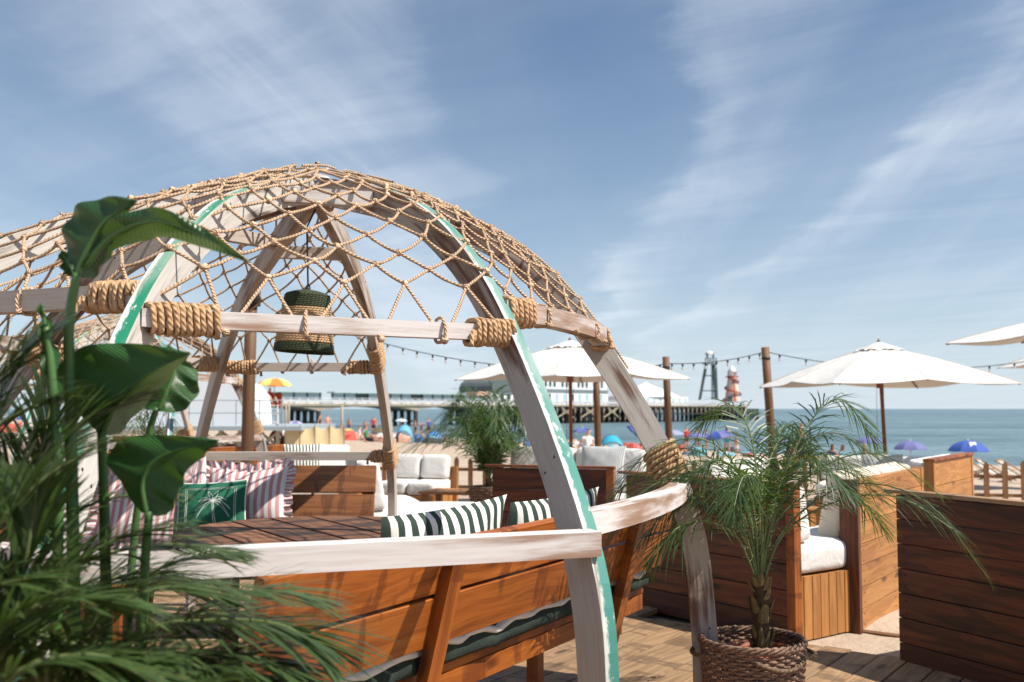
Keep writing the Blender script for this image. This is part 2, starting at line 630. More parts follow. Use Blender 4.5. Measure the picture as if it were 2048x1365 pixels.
def leafmat(name, dark, light, rough=0.4, trans=0.35, spec=0.5, yellow=0.5):
    m, nt, b = new_mat(name)
    n = noise(nt, uvmap(nt, 3, 3), 1.0, 3, 0.5)
    oi = objrand(nt, 0.85, 1.2)
    col = mix(nt, n, dark, light)
    ny = noise(nt, uvmap(nt, 55, 1.5), 1.0, 2, 0.5)
    col = mix(nt, remap(nt, ny, 0.60, 0.72, 0.0, yellow), col, (0.17, 0.14, 0.04))
    h = nd(nt, 'ShaderNodeHueSaturation')
    nt.links.new(col, h.inputs['Color']); nt.links.new(oi, h.inputs['Value'])
    nt.links.new(h.outputs[0], b.inputs['Base Color'])
    b.inputs['Roughness'].default_value = rough
    b.inputs['Specular IOR Level'].default_value = spec
    tr = nd(nt, 'ShaderNodeBsdfTranslucent')
    tcol = mix(nt, 0.5, h.outputs[0], (0.25, 0.42, 0.05))
    nt.links.new(tcol, tr.inputs['Color'])
    ms = nd(nt, 'ShaderNodeMixShader')
    ms.inputs[0].default_value = trans
    out = nt.nodes['Material Output']
    nt.links.new(b.outputs[0], ms.inputs[1]); nt.links.new(tr.outputs[0], ms.inputs[2])
    nt.links.new(ms.outputs[0], out.inputs['Surface'])
    return m

def broadmat(name, dark, light, rough, trans):
    """paddle leaf: fine side veins running out from the midrib, paler worn margin"""
    m = leafmat(name, dark, light, rough, trans, 0.5, 0.0)
    nt = m.node_tree
    b = nt.nodes['Principled BSDF']
    w = nd(nt, 'ShaderNodeTexWave', wave_type='BANDS', bands_direction='X')
    w.inputs['Scale'].default_value = 1.0
    w.inputs['Distortion'].default_value = 1.2
    w.inputs['Detail'].default_value = 2
    t = nd(nt, 'ShaderNodeUVMap')
    mp = nd(nt, 'ShaderNodeMapping')
    mp.inputs['Scale'].default_value = (24, 1, 1)
    mp.inputs['Rotation'].default_value = (0, 0, 0.0)
    nt.links.new(t.outputs[0], mp.inputs[0])
    nt.links.new(mp.outputs[0], w.inputs['Vector'])
    bump(nt, b, w.outputs[1], 0.35, 0.006)
    base = b.inputs['Base Color'].links[0].from_socket
    n = noise(nt, uvmap(nt, 9, 9), 1.0, 5, 0.65)
    c1 = mix(nt, remap(nt, w.outputs[1], 0.55, 1.0, 0.0, 0.35), base, (light[0] * 1.8, light[1] * 1.5, light[2] * 1.4))
    c2 = mix(nt, remap(nt, n, 0.62, 0.75, 0.0, 0.5), c1, (0.075, 0.085, 0.028))
    nt.links.new(c2, b.inputs['Base Color'])
    return m

M = {}
M['orange'] = wood('stained_orange_wood', (0.14, 0.033, 0.005), (0.31, 0.086, 0.0115), (0.41, 0.132, 0.021), 0.45, (0.10, 0.022, 0.004), 0.65, 0.12)
M['shaded_redwood'] = wood('shaded_brown_stained_wood', (0.034, 0.0075, 0.0024), (0.112, 0.028, 0.0078), (0.19, 0.053, 0.0145), 0.5, (0.02, 0.005, 0.002), 0.6, 0.32, 1.0, True, (1.1, 8.0))  # red-brown stain, darkened further to carry the shade of the unlit backs
M['backwood'] = wood('warm_bench_wood', (0.13, 0.045, 0.015), (0.26, 0.10, 0.035), (0.37, 0.16, 0.06), 0.5, (0.08, 0.03, 0.01), 0.6, 0.2)
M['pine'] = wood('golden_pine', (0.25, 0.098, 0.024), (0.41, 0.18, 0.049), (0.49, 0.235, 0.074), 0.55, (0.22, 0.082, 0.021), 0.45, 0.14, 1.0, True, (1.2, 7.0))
M['table'] = wood('dark_table_wood', (0.055, 0.023, 0.011), (0.17, 0.072, 0.031), (0.27, 0.122, 0.055), 0.7, (0.02, 0.012, 0.009), 0.75, 0.2)
M['deck'] = wood('weathered_deck_board', (0.15, 0.085, 0.042), (0.31, 0.19, 0.098), (0.40, 0.265, 0.15), 0.7, (0.10, 0.06, 0.032), 0.6, 0.18, 0.8)
M['pole'] = wood('round_timber', (0.07, 0.032, 0.013), (0.15, 0.07, 0.027), (0.22, 0.105, 0.042), 0.65, None, 0, 0.15)
M['fence'] = wood('brown_fence_timber', (0.11, 0.05, 0.02), (0.23, 0.11, 0.045), (0.33, 0.17, 0.075), 0.65, None, 0, 0.2, 1.0, False)
M['teak'] = wood('red_parasol_timber', (0.10, 0.03, 0.012), (0.2, 0.062, 0.024), (0.28, 0.09, 0.035), 0.5, None, 0, 0.1, 1.0, False)
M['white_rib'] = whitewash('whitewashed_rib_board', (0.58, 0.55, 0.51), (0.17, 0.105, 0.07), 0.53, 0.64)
M['shaded_grey_rib'] = whitewash('shade_greyed_whitewash_board', (0.38, 0.355, 0.325), (0.15, 0.07, 0.045), 0.465, 0.57)  # greyer whitewash, with the shade on rib B's face put into the colour
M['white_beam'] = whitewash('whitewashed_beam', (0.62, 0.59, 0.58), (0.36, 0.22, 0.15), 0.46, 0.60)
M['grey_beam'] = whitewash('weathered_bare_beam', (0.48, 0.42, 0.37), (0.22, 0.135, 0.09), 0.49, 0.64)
M['edge_teal'] = edge_paint('teal_painted_edge', (0.045, 0.20, 0.165), (0.50, 0.53, 0.51), (0.20, 0.12, 0.08))
M['edge_green'] = edge_paint('green_painted_edge', (0.008, 0.20, 0.105), (0.62, 0.62, 0.58), (0.20, 0.12, 0.08))
M['edge_pale'] = edge_paint('pale_blue_painted_edge', (0.30, 0.52, 0.55), (0.6, 0.62, 0.62), (0.20, 0.12, 0.08))
M['rope'] = rope_mat('jute_net_rope', (0.40, 0.25, 0.145), (0.72, 0.51, 0.335), 70, 1.0)
M['wrap'] = rope_mat('thick_jute_lashing', (0.30, 0.165, 0.075), (0.64, 0.42, 0.24), 55, 0.7)
M['white_cloth'] = cloth('white_canvas', (0.70, 0.68, 0.645), 0.9, 4.0)
M['cream_cloth'] = cloth('cream_canvas', (0.62, 0.55, 0.45), 0.9, 4.0)
M['pink_stripe'] = stripes('pink_white_stripe', (0.52, 0.255, 0.25), (0.70, 0.67, 0.67), 11.0)
M['green_stripe'] = stripes('dark_green_white_stripe', (0.022, 0.045, 0.032), (0.76, 0.75, 0.70), 12.0)
M['thin_stripe'] = stripes('thin_blue_white_stripe', (0.05, 0.08, 0.085), (0.76, 0.76, 0.74), 26.0, 0.4)
M['green_cloth'] = cloth('bottle_green_cotton', (0.004, 0.105, 0.052), 0.85, 9.0)
M['dark_green_cloth'] = cloth('dark_green_canvas', (0.015, 0.03, 0.022), 0.9, 9.0)
M['thread'] = plain('white_thread', (0.75, 0.76, 0.72), 0.8)
M['straw'] = rope_mat('woven_straw', (0.42, 0.26, 0.13), (0.66, 0.45, 0.26), 60, 0.8)
M['straw_green'] = rope_mat('dark_green_straw', (0.022, 0.032, 0.016), (0.06, 0.08, 0.035), 60, 0.8)
M['black'] = plain('black_plastic', (0.012, 0.012, 0.013), 0.5)
M['wicker'] = rope_mat('brown_wicker', (0.10, 0.052, 0.032), (0.34, 0.21, 0.145), 25, 0.3)
M['soil'] = plain('dark_potting_soil', (0.03, 0.02, 0.013), 0.95, 60, 0.6, 0, 1.0)
M['terracotta'] = plain('terracotta_plastic', (0.36, 0.085, 0.03), 0.5, 8)
M['frond'] = leafmat('palm_leaflet', (0.016, 0.045, 0.012), (0.060, 0.108, 0.036), 0.42, 0.28)
M['frond_near'] = leafmat('near_palm_leaflet', (0.014, 0.038, 0.010), (0.10, 0.155, 0.052), 0.36, 0.25)
M['rachis'] = plain('palm_stem', (0.13, 0.17, 0.06), 0.5, 30, 0.3)
M['broad'] = broadmat('broad_leaf', (0.010, 0.045, 0.010), (0.026, 0.085, 0.022), 0.33, 0.16)
M['stalk'] = plain('green_stalk', (0.06, 0.14, 0.035), 0.45, 12, 0.25)
M['palm_trunk'] = plain('fibrous_palm_trunk', (0.075, 0.045, 0.022), 0.9, 35, 0.6, 0, 1.0)
M['palm_stub'] = plain('palm_leaf_stub', (0.16, 0.12, 0.05), 0.8, 25, 0.6)

# ================================================================ SETTING: sand, sea, deck
SHORE_N = V((0.84, 0.54, 0)).normalized()
SHORE_Q = 68.5
SEA_Z = CAM_H - 4.0
def sand_z(x, y):
    q = SHORE_N.x * x + SHORE_N.y * y
    t = (q - 17.0) / (SHORE_Q - 17.0)
    base = 0.0 if t < 0 else SEA_Z * min(t, 1.6) ** 0.9
    return base - 0.05
def wob(x, y):
    return (math.sin(x * 1.7 + y * 0.6) * math.sin(y * 1.3 - x * 0.4) + 0.6 * math.sin(x * 4.1 + 1.3 * y) * math.sin(3.3 * y - 0.7 * x + 1) + 0.35 * math.sin(9.2 * x - 2.1 * y) * math.sin(7.7 * y + 3.1 * x))
def build_sand():
    mb = MB()
    def axis(lo, hi, near, s0, g):
        xs = [near]
        st = s0
        x = near
        while x < hi:
            x += st; st *= g; xs.append(min(x, hi))
        st = s0; x = near; left = []
        while x > lo:
            x -= st; st *= g; left.append(max(x, lo))
        return left[::-1] + xs
    xs = axis(-400, 260, 1.0, 0.16, 1.045)
    ys = axis(-40, 420, 6.0, 0.16, 1.045)
    nx, ny = len(xs), len(ys)
    for y in ys:
        for x in xs:
            near = max(0.0, 1 - max(abs(x - 1), abs(y - 6)) / 40)
            mb.v.append(V((x, y, sand_z(x, y) + 0.022 * wob(x, y) * near)))
    for j in range(ny - 1):
        for i in range(nx - 1):
            mb.face((j * nx + i, j * nx + i + 1, (j + 1) * nx + i + 1, (j + 1) * nx + i))
    m, nt, b = new_mat('beach_sand')
    t = nd(nt, 'ShaderNodeTexCoord')
    n1 = noise(nt, t.outputs['Object'], 1.6, 6, 0.6)
    n2 = noise(nt, t.outputs['Object'], 60, 4, 0.7)
    col = ramp(nt, n1, [(0.3, (0.36, 0.275, 0.20)), (0.7, (0.47, 0.375, 0.29))])
    nt.links.new(col, b.inputs['Base Color'])
    b.inputs['Roughness'].default_value = 0.95
    h = nd(nt, 'ShaderNodeMath', operation='MULTIPLY_ADD')
    nt.links.new(n2, h.inputs[0]); h.inputs[1].default_value = 0.12
    nt.links.new(noise(nt, t.outputs['Object'], 7, 4, 0.6), h.inputs[2])
    bump(nt, b, h.outputs[0], 0.7, 0.06)
    o = mb.build('beach_sand', m, None, True)
    tag(o, 'pale trodden beach sand sloping down to the water', None, None, 'structure')
build_sand()

def build_sea():
    mb = MB()
    S = 30000
    mb.v += [V((-S, -200, SEA_Z)), V((S, -200, SEA_Z)), V((S, S, SEA_Z)), V((-S, S, SEA_Z))]
    mb.face((0, 1, 2, 3))
    m, nt, b = new_mat('sea_water')
    t = nd(nt, 'ShaderNodeTexCoord')
    mp = nd(nt, 'ShaderNodeMapping')
    mp.inputs['Rotation'].default_value = (0, 0, 0.5)
    mp.inputs['Scale'].default_value = (0.22, 0.6, 1)
    nt.links.new(t.outputs['Object'], mp.inputs[0])
    w1 = noise(nt, mp.outputs[0], 1.0, 5, 0.62)
    mp2 = nd(nt, 'ShaderNodeMapping')
    mp2.inputs['Scale'].default_value = (0.012, 0.03, 1)
    nt.links.new(t.outputs['Object'], mp2.inputs[0])
    w2 = noise(nt, mp2.outputs[0], 1.0, 4, 0.6)
    cf = nd(nt, 'ShaderNodeMath', operation='MULTIPLY_ADD')
    nt.links.new(w1, cf.inputs[0]); cf.inputs[1].default_value = 0.9; nt.links.new(w2, cf.inputs[2])
    col = mix(nt, remap(nt, cf.outputs[0], 0.72, 1.18), (0.06, 0.12, 0.145), (0.17, 0.255, 0.285))
    nt.links.new(col, b.inputs['Base Color'])
    b.inputs['Roughness'].default_value = 0.32
    b.inputs['IOR'].default_value = 1.33
    b.inputs['Specular IOR Level'].default_value = 0.35
    bump(nt, b, w1, 1.0, 1.3)
    tag(mb.build('sea', m), 'blue green rippled sea reaching the horizon', None, None, 'structure')
build_sea()

# deck: boards run away to the right, far edge cut across them
DK = V((0.58, 0.815, 0)).normalized()          # along the boards
DU = V((DK.y, -DK.x, 0))                        # across them, towards camera right
DECK_FAR = on_plane(1690, 1291, 0.0)
def build_deck():
    root = thing('deck', 'weathered timber boards laid under the rope dome', 'deck', V((0, 3, -0.05)))
    del root["category"]
    root["kind"] = 'structure'
    R = axes(DK)
    w = 0.158
    far0 = DECK_FAR.dot(DK)
    for i in range(-34, 14):
        c = DECK_FAR.dot(DU) + (i + 0.5) * w
        # far end: flush beside the booths, longer where the dome stands
        end = far0 + (0.0 if i > -14 else 0.0) + (i * -0.012)
        if i < -9:
            end += 2.6
        start = -1.0 - rnd(0, 0.4)
        cut = start + rnd(1.6, 4.6)
        for a, b in ((start, cut - 0.002), (cut + 0.002, end)):
            if b - a < 0.3:
                continue
            L = b - a
            plank('board', root, DU * c + DK * ((a + b) / 2) + V((0, 0, -0.016 + rnd(-0.0015, 0.0015))), (round(L, 1), w - 0.007, 0.032), R, M['deck'])
    mb = MB()
    for k in range(6):
        mid = DU * (DECK_FAR.dot(DU) - 1.6) + DK * (0.2 + k * 1.25) + V((0, 0, -0.062))
        mb.bar(mid - DU * 3.6, mid + DU * 3.6, 0.07, 0.05)
    mb.build('joist', M['pole'], root)
    return root
build_deck()

# ================================================================ ROPE DOME
DOME_C = V((-0.90, 4.5, 0))
RIBS = {   # plan positions of each rib at beam height (mid) and at seat-back height (low)
    'A': ((-1.06, 2.85), (-1.01, 2.20), 'edge_green'),
    'B': ((-0.03, 3.45), (0.178, 2.64), 'edge_teal'),
    'C': ((0.385, 4.45), (0.70, 4.20), 'edge_teal'),
    'D': ((-0.82, 6.10), (-0.81, 6.70), 'edge_pale'),
    'E': ((-1.79, 6.10), (-2.11, 6.70), 'edge_pale'),
    'F': ((-2.28, 4.75), (-2.75, 4.90), 'edge_teal'),
    'G': ((-2.15, 3.35), (-2.45, 2.90), 'edge_green'),
}
Z_MID, Z_LOW, Z_UP, Z_TOP = 1.62, 1.0, 2.185, 2.345
RIB_W, RIB_T = 0.112, 0.047
rib_path = {}
def rib_curve(k):
    (mx, my), (lx, ly), _ = RIBS[k]
    mid = V((mx, my, Z_MID)); low = V((lx, ly, Z_LOW))
    d = V((mx, my, 0)) - DOME_C; d.normalize()
    up = DOME_C + d * 0.62; up.z = Z_UP
    apex = DOME_C + d * 0.03; apex.z = Z_TOP
    e = V((lx, ly, 0)) - DOME_C; e.normalize()
    leg = V((lx, ly, 0)) + e * 0.09; leg.z = 0.5
    foot = V((lx, ly, 0)) + e * 0.10; foot.z = -0.02
    sh = lerp(up, mid, 0.5) + V((d.x * 0.03, d.y * 0.03, 0.075))
    pts = spline([apex, up, sh, mid, low, leg, foot], 10)
    ns, bs = [], []
    tang = V((-d.y, d.x, 0))
    for i, p in enumerate(pts):
        t = (pts[min(i + 1, len(pts) - 1)] - pts[max(i - 1, 0)]).normalized()
        n = tang.cross(t)
        if n.dot(d) < 0 and n.z < 0.2:
            n = -n
        if n.z < -0.3:
            n = -n
        n.normalize()
        ns.append(n); bs.append(t.cross(n).normalized())
    return pts, ns, bs
NS = 10
def rib_at(k, t):
    """point on the rib's outer face; t = 0 apex .. 1 at the mid beam"""
    pts, ns, bs = rib_path[k]
    x = max(0.0, min(len(pts) - 1.001, t * 3 * NS))
    i = int(x); f = x - i
    p = lerp(pts[i], pts[i + 1], f); n = lerp(ns[i], ns[i + 1], f).normalized()
    return p + n * (RIB_W / 2 + 0.008), n

def lash(mb, a, d, length, w, h, up, r=0.0105, seg=22, loose=0.6):
    """rope lashed round a bar: starts at a, runs along d"""
    d = d.normalized()
    y = up.cross(d).normalized()
    z = d.cross(y)
    turns = max(2, int(length / (2.0 * r)))
    n = turns * seg
    pts = []
    j = [rnd(-1, 1) for _ in range(turns + 1)]
    for i in range(n + 1):
        th = 2 * math.pi * i / seg
        c, s = math.cos(th), math.sin(th)
        k = 0.55
        cx = math.copysign(abs(c) ** k, c) * (w / 2 + r * 0.9)
        sx = math.copysign(abs(s) ** k, s) * (h / 2 + r * 0.9)
        jj = lerp(j[i // seg], j[min(turns, i // seg + 1)], (i % seg) / seg)
        f = 1 + 0.07 * jj
        pts.append(a + d * (length * i / n + r * 0.9 * loose * math.sin(th + 4 * j[0]) * (0.4 + 0.6 * abs(jj)) + r * 0.35 * jj) + y * (cx * f) + z * (sx * f))
    mb.tube(pts, r, 8, True, 0, False, 3, 260, 0.42)
    e = pts[-1]
    mb.tube(spline([e, e + y * .01 - z * .02 + d * .012, e + d * .02 - z * .05 + y * rnd(-.01, .02)], 5), [r] * 6 + [r * .9, r * .85, r * .8, r * .9, r * 1.1], 8, True, 0, False, 3, 260, 0.42)
    for q in range(5):
        w_ = pts[random.randrange(len(pts))]
        g_ = V((rnd(-1, 1), rnd(-1, 1), rnd(-1, 1))) * .022
        mb.tube([w_, w_ + g_ * .6, w_ + g_ + V((0, 0, -.004))], [.001, .0008, .0004], 3, False)

def build_dome():
    root = thing('rope_dome', 'whitewashed timber dome under jute netting, nearest, over the round table', 'dome', V((DOME_C.x, DOME_C.y, 0)))
    for k in RIBS:
        rib_path[k] = rib_curve(k)
    # ribs: board with painted outer edge, two boards side by side at the back
    for k, (mid, low, edge) in RIBS.items():
        pts, ns, bs = rib_path[k]
        mb = MB()
        mats = [M['grey_beam'] if k in 'DE' else (M['white_rib'] if k in 'AG' else M['shaded_grey_rib']), M[edge], M['white_beam']]
        mb.sweep(pts, ns, bs, [RIB_W * lerp(1.04, .88, q / (len(pts) - 1)) for q in range(len(pts))], RIB_T, (1, 0, 0, 0))
        o = mb.build('rib', mats, root)
        nb = MB()
        for (f, off) in ((0.62, 0.03), (0.62, -0.03), (0.30, 0.035), (0.86, 0.02)):
            i = int(f * (len(pts) - 1))
            for sd in (-1, 1):
                nb.tube([pts[i] + ns[i] * off + bs[i] * sd * (RIB_T / 2 - .002), pts[i] + ns[i] * off + bs[i] * sd * (RIB_T / 2 + .0015)], 0.0045, 6)
        nb.build('screw', M['black'], o)
    # beams
    def P(k, z):
        pts = rib_path[k][0]
        for i in range(len(pts) - 1):
            if pts[i].z >= z >= pts[i + 1].z:
                return lerp(pts[i], pts[i + 1], (pts[i].z - z) / (pts[i].z - pts[i + 1].z + 1e-9))
        return pts[-1]
    def out(k):
        p = P(k, 1.0) - DOME_C
        p.z = 0
        return p.normalized()
    def beam(a, b, za, zb, bulge, w, h, mat, inset=0.0, ext=0.0, push=0.0):
        pa, pb = P(a, za), P(b, zb)
        pa = pa + out(a) * push; pb = pb + out(b) * push
        d = (pb - pa); d.normalize()
        pa = pa + d * inset - d * ext; pb = pb - d * inset + d * ext
        o_ = V((d.y, -d.x, 0)).normalized()
        m_ = (pa + pb) / 2 - DOME_C
        if o_.dot(m_) < 0:
            o_ = -o_
        pts, ns, bs = [], [], []
        for i in range(13):
            t = i / 12
            pts.append(lerp(pa, pb, t) + o_ * bulge * 4 * t * (1 - t))
        for i in range(13):
            t = (pts[min(i + 1, 12)] - pts[max(i - 1, 0)]).normalized()
            n = V((t.y, -t.x, 0)).normalized()
            if n.dot(o_) < 0: n = -n
            ns.append(n); bs.append(t.cross(n).normalized())
        mb = MB()
        mb.sweep(pts, ns, bs, w, h)
        mb.build('beam', mat, root)
        return pts
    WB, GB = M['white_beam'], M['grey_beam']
    beams = {}
    beams['ABm'] = beam('A', 'B', 1.605, 1.605, 0.0, 0.055, 0.052, WB, 0.0, -0.02, 0.055)
    beams['BCm'] = beam('B', 'C', 1.70, 1.655, 0.10, 0.06, 0.07, WB, 0.02, 0, 0.04)
    beams['GAm'] = beam('G', 'A', 1.68, 1.68, 0.03, 0.06, 0.066, GB, 0.02, 0, 0.03)
    beams['DEm'] = beam('D', 'E', 1.605, 1.605, 0.0, 0.06, 0.052, GB, 0.02)
    beams['EFm'] = beam('E', 'F', 1.62, 1.62, 0.03, 0.06, 0.06, GB, 0.02)
    beams['FGm'] = beam('F', 'G', 1.64, 1.64, 0.03, 0.06, 0.06, GB, 0.02)
    beams['ABl'] = beam('A', 'B', 1.008, 1.008, 0.0, 0.075, 0.062, WB, 0, 0.0, 0.075)
    beams['BCl'] = beam('B', 'C', 1.045, 1.03, 0.07, 0.07, 0.062, WB, 0.0, -0.01, 0.02)
    beams['DEl'] = beam('D', 'E', 1.035, 1.035, 0.03, 0.08, 0.055, GB, 0.0, 0.02)
    beams['EFl'] = beam('E', 'F', 1.03, 1.03, 0.06, 0.075, 0.06, GB)
    beams['FGl'] = beam('F', 'G', 1.02, 1.02, 0.06, 0.075, 0.06, GB)
    beams['GAl'] = beam('G', 'A', 1.02, 1.02, 0.05, 0.075, 0.06, WB, 0, 0, 0.03)
    for a, b, z in (('A', 'B', 2.215), ('D', 'E', 2.16), ('B', 'C', 2.19), ('E', 'F', 2.19), ('F', 'G', 2.19), ('G', 'A', 2.2)):
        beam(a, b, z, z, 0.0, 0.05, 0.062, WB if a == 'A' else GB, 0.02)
    # hub where the ribs meet
    mb = MB()
    mb.lathe([(0.0, 2.26), (0.085, 2.26), (0.095, 2.29), (0.095, 2.385), (0.06, 2.41), (0.0, 2.41)], 12, V((DOME_C.x, DOME_C.y, 0)))
    mb.build('hub', M['white_beam'], root)
    # lashings
    def lash_on(bm, end, length, w=0.06, h=0.064, gap=0.03, r=0.0090):
        pts = beams[bm]
        if end == 1:
            pts = pts[::-1]
        d = (pts[1] - pts[0]).normalized()
        mb = MB()
        lash(mb, pts[0] + d * gap, d, length, w, h, V((0, 0, 1)), r)
        mb.build('rope_lashing', M['wrap'], root, True)
    lash_on('ABm', 0, 0.19, gap=0.02, r=0.0088)
    lash_on('ABm', 1, 0.15, gap=0.0, r=0.0088)
    lash_on('BCm', 0, 0.13, h=.07, gap=0.01, r=0.0095)
    lash_on('BCm', 1, 0.09, h=.07, gap=0.0)
    lash_on('GAm', 1, 0.15, gap=0.03, r=0.0088)
    lash_on('GAm', 0, 0.15)
    lash_on('DEm', 0, 0.13, h=.052, gap=0.03); lash_on('DEm', 1, 0.18, h=.052, gap=0.03)
    lash_on('EFm', 0, 0.17); lash_on('EFm', 1, 0.14)
    lash_on('FGm', 0, 0.16); lash_on('FGm', 1, 0.14)
    lash_on('DEl', 0, 0.12, 0.08, 0.055, 0.03)
    def lash_rib(k, z, length):
        pts, ns, bs = rib_path[k]
        i = min(range(len(pts)), key=lambda q: abs(pts[q].z - z))
        d = (pts[i + 1] - pts[i]).normalized()
        mb = MB()
        lash(mb, pts[i], d, length, RIB_T, RIB_W, ns[i], 0.011)
        mb.build('rope_lashing', M['wrap'], root, True)
    lash_rib('D', 1.74, 0.20)
    lash_rib('D', 1.15, 0.17)
    lash_rib('C', 1.20, 0.17)
    lash_rib('F', 1.72, 0.15)
    lash_rib('E', 1.12, 0.12)
    # net: one lattice of knots and strands over the ribs from D round to C, a panel between each pair of ribs
    chain = ['D', 'E', 'F', 'G', 'A', 'B', 'C']
    NP = 5
    rows = []
    t = 0.31
    while t < 0.955:
        rows.append(t)
        R = 0.1 + 1.5 * t
        half = min(0.15, math.pi / 4 * R / NP / 2 * 1.05)
        hgt = math.sqrt(max(0.155 ** 2 - half ** 2, 0.108 ** 2))
        t += hgt / 1.92
    rows.append(1.0)
    TOT = NP * (len(chain) - 1)
    def npos(s, t, jit=0.0):
        s = max(0.0, min(TOT - 1e-6, s))
        i = int(s // NP); f = (s - i * NP) / NP
        a, na = rib_at(chain[i], t); b, nb_ = rib_at(chain[i + 1], t)
        p = lerp(a, b, f)
        n = lerp(na, nb_, f).normalized()
        sag = 4 * f * (1 - f)
        p = p + n * (0.045 * sag * (1 - t * 0.9)) - V((0, 0, 1)) * 0.02 * sag * t
        return p
    PB_ = ['DEm', 'EFm', 'FGm', 'GAm', 'ABm', 'BCm']
    PREV = {'DEm': 1, 'EFm': 1, 'FGm': 1, 'GAm': 1, 'ABm': 1, 'BCm': 1}
    def beam_pt(s):
        s = max(0.0, min(TOT - 1e-6, s))
        i = int(s // NP); f = (s - i * NP) / NP
        bp = beams[PB_[i]]
        x = f * (len(bp) - 1.001); k_ = int(x)
        p = lerp(bp[k_], bp[k_ + 1], x - k_)
        o_ = p - DOME_C; o_.z = 0
        return p, o_.normalized()
    nodes = {}
    for r_, t in enumerate(rows):
        off = 0.5 * (r_ % 2)
        c = off
        while c <= TOT + 1e-6:
            j = 0.35 if 0 < c < TOT else 0
            tj = t + rnd(-1, 1) * 0.010
            if r_ == len(rows) - 1:
                bp, bo = beam_pt(c + rnd(-.1, .1))
                nodes[(r_, round(c * 2))] = bp + bo * 0.036 + V((0, 0, -0.032 + rnd(-.006, .004)))
                c += 1.0
                continue
            nodes[(r_, round(c * 2))] = npos(c + rnd(-.11, .11) * (1 if j else 0), tj) + V((rnd(-1, 1), rnd(-1, 1), rnd(-1, 1))) * 0.006
            c += 1.0
    nets = [MB() for _ in range(len(chain) - 1)]
    RR = 0.0055
    for (r_, c2), p in nodes.items():
        pi = min(len(nets) - 1, max(0, int((c2 / 2 - 1e-6) // NP)))
        nets[pi].knot(p, RR * rnd(2.0, 2.7))
        if rnd(0, 1) < 0.5:       # frayed fibre ends at the knot
            e = V((rnd(-1, 1), rnd(-1, 1), rnd(-.6, 1))) * 0.02
            nets[pi].tube([p, p + e * .6, p + e + V((0, 0, -.004))], [.0012, .0009, .0004], 3, False)
        for dc in (-1, 1):
            q = nodes.get((r_ + 1, c2 + dc))
            if q is None:
                continue
            mid_s = (c2 + dc * 0.5) / 2
            pk = min(len(nets) - 1, max(0, int(mid_s // NP)))
            L = (q - p).length
            pts = []
            sg = rnd(0.0, 0.010)
            side = V((rnd(-1, 1), rnd(-1, 1), 0)) * 0.004
            nn = 5
            for i in range(nn + 1):
                f = i / nn
                pts.append(lerp(p, q, f) - V((0, 0, sg * 4 * f * (1 - f))) + side * 4 * f * (1 - f))
            nets[pk].tube(pts, RR, 6, False, 0, False, 3, 330, 0.3)
    # the crown: a few strands gathered towards the top, fanning out to the net
    crown_rows = [0.06, 0.125, 0.205]
    cn = {}
    for q, t in enumerate(crown_rows):
        c = 1.0 * (q % 2)
        while c <= TOT:
            cn[(q, round(c))] = npos(c + rnd(-.2, .2), t + rnd(-.008, .008)) + V((rnd(-1, 1), rnd(-1, 1), rnd(0, 1.5))) * .008
            c += 2.0
    def strand(p, q, pk):
        m_ = (p + q) / 2 + V((rnd(-1, 1), rnd(-1, 1), rnd(-.5, 1))) * .006
        nets[pk].tube(spline([p, m_, q], 3), RR, 6, False, 0, False, 3, 330, 0.3)
    for (q, c), p in cn.items():
        pk = min(len(nets) - 1, max(0, int(c // NP)))
        nets[pk].knot(p, RR * rnd(1.8, 2.4))
        if q < 2:
            for dc in (-1, 1):
                if (q + 1, c + dc) in cn:
                    strand(p, cn[(q + 1, c + dc)], pk)
        else:
            for dc in ((-3, -1, 1, 3) if True else ()):
                z_ = nodes.get((0, 2 * c + dc)) or nodes.get((0, 2 * c + dc + 1))
                if z_ is not None:
                    strand(p, z_, pk)
    # edge cords down the two open sides, loops over the mid beams
    for sd, ni in ((0.0, 0), (TOT - 1e-4, len(nets) - 1)):
        pts = [npos(sd, tt / 40) for tt in range(2, 44)]
        nets[ni].tube(pts, RR, 6, False, 0, False, 3, 330, 0.3)
    last = len(rows) - 1
    for (r_, c2), p in list(nodes.items()):
        if r_ == last and (c2 // 2) % 2 == 0:
            pi = min(len(nets) - 1, max(0, int((c2 / 2 - 1e-6) // NP)))
            n = (p - DOME_C); n.z = 0; n.normalize()
            q0 = p
            loop = spline([q0, q0 - n * .03 + V((0, 0, -.006)), q0 - n * .072 + V((0, 0, .0)), q0 - n * .078 + V((0, 0, .035)), q0 - n * .066 + V((0, 0, .07)), q0 - n * .02 + V((0, 0, .072)), q0 + n * .006 + V((0, 0, .04)), q0 + n * .004], 3)
            nets[pi].tube(loop, RR, 6, False, 0, False, 3, 330, 0.3)
    # bunched rope at the crown
    for i in range(5):
        a0 = rnd(0, 6.28); r0 = rnd(0.02, 0.2); a1 = a0 + rnd(-1.2, 1.2); r1 = rnd(0.1, 0.42)
        p0 = DOME_C + V((r0 * math.cos(a0), r0 * math.sin(a0), Z_TOP + 0.095 - r0 * .1 + rnd(0, .015)))
        p1 = DOME_C + V((r1 * math.cos(a1), r1 * math.sin(a1), Z_TOP + 0.092 - r1 * r1 * 0.62 + rnd(0, .02)))
        m_ = (p0 + p1) / 2 + V((rnd(-.02, .02), rnd(-.02, .02), .012))
        nets[4].tube(spline([p0, m_, p1], 4), RR, 6, False, 0, False, 3, 330, 0.3)
    for nb_ in nets:
        nb_.build('rope_net', M['rope'], root, True)
    return root, beams
dome, dome_beams = build_dome()

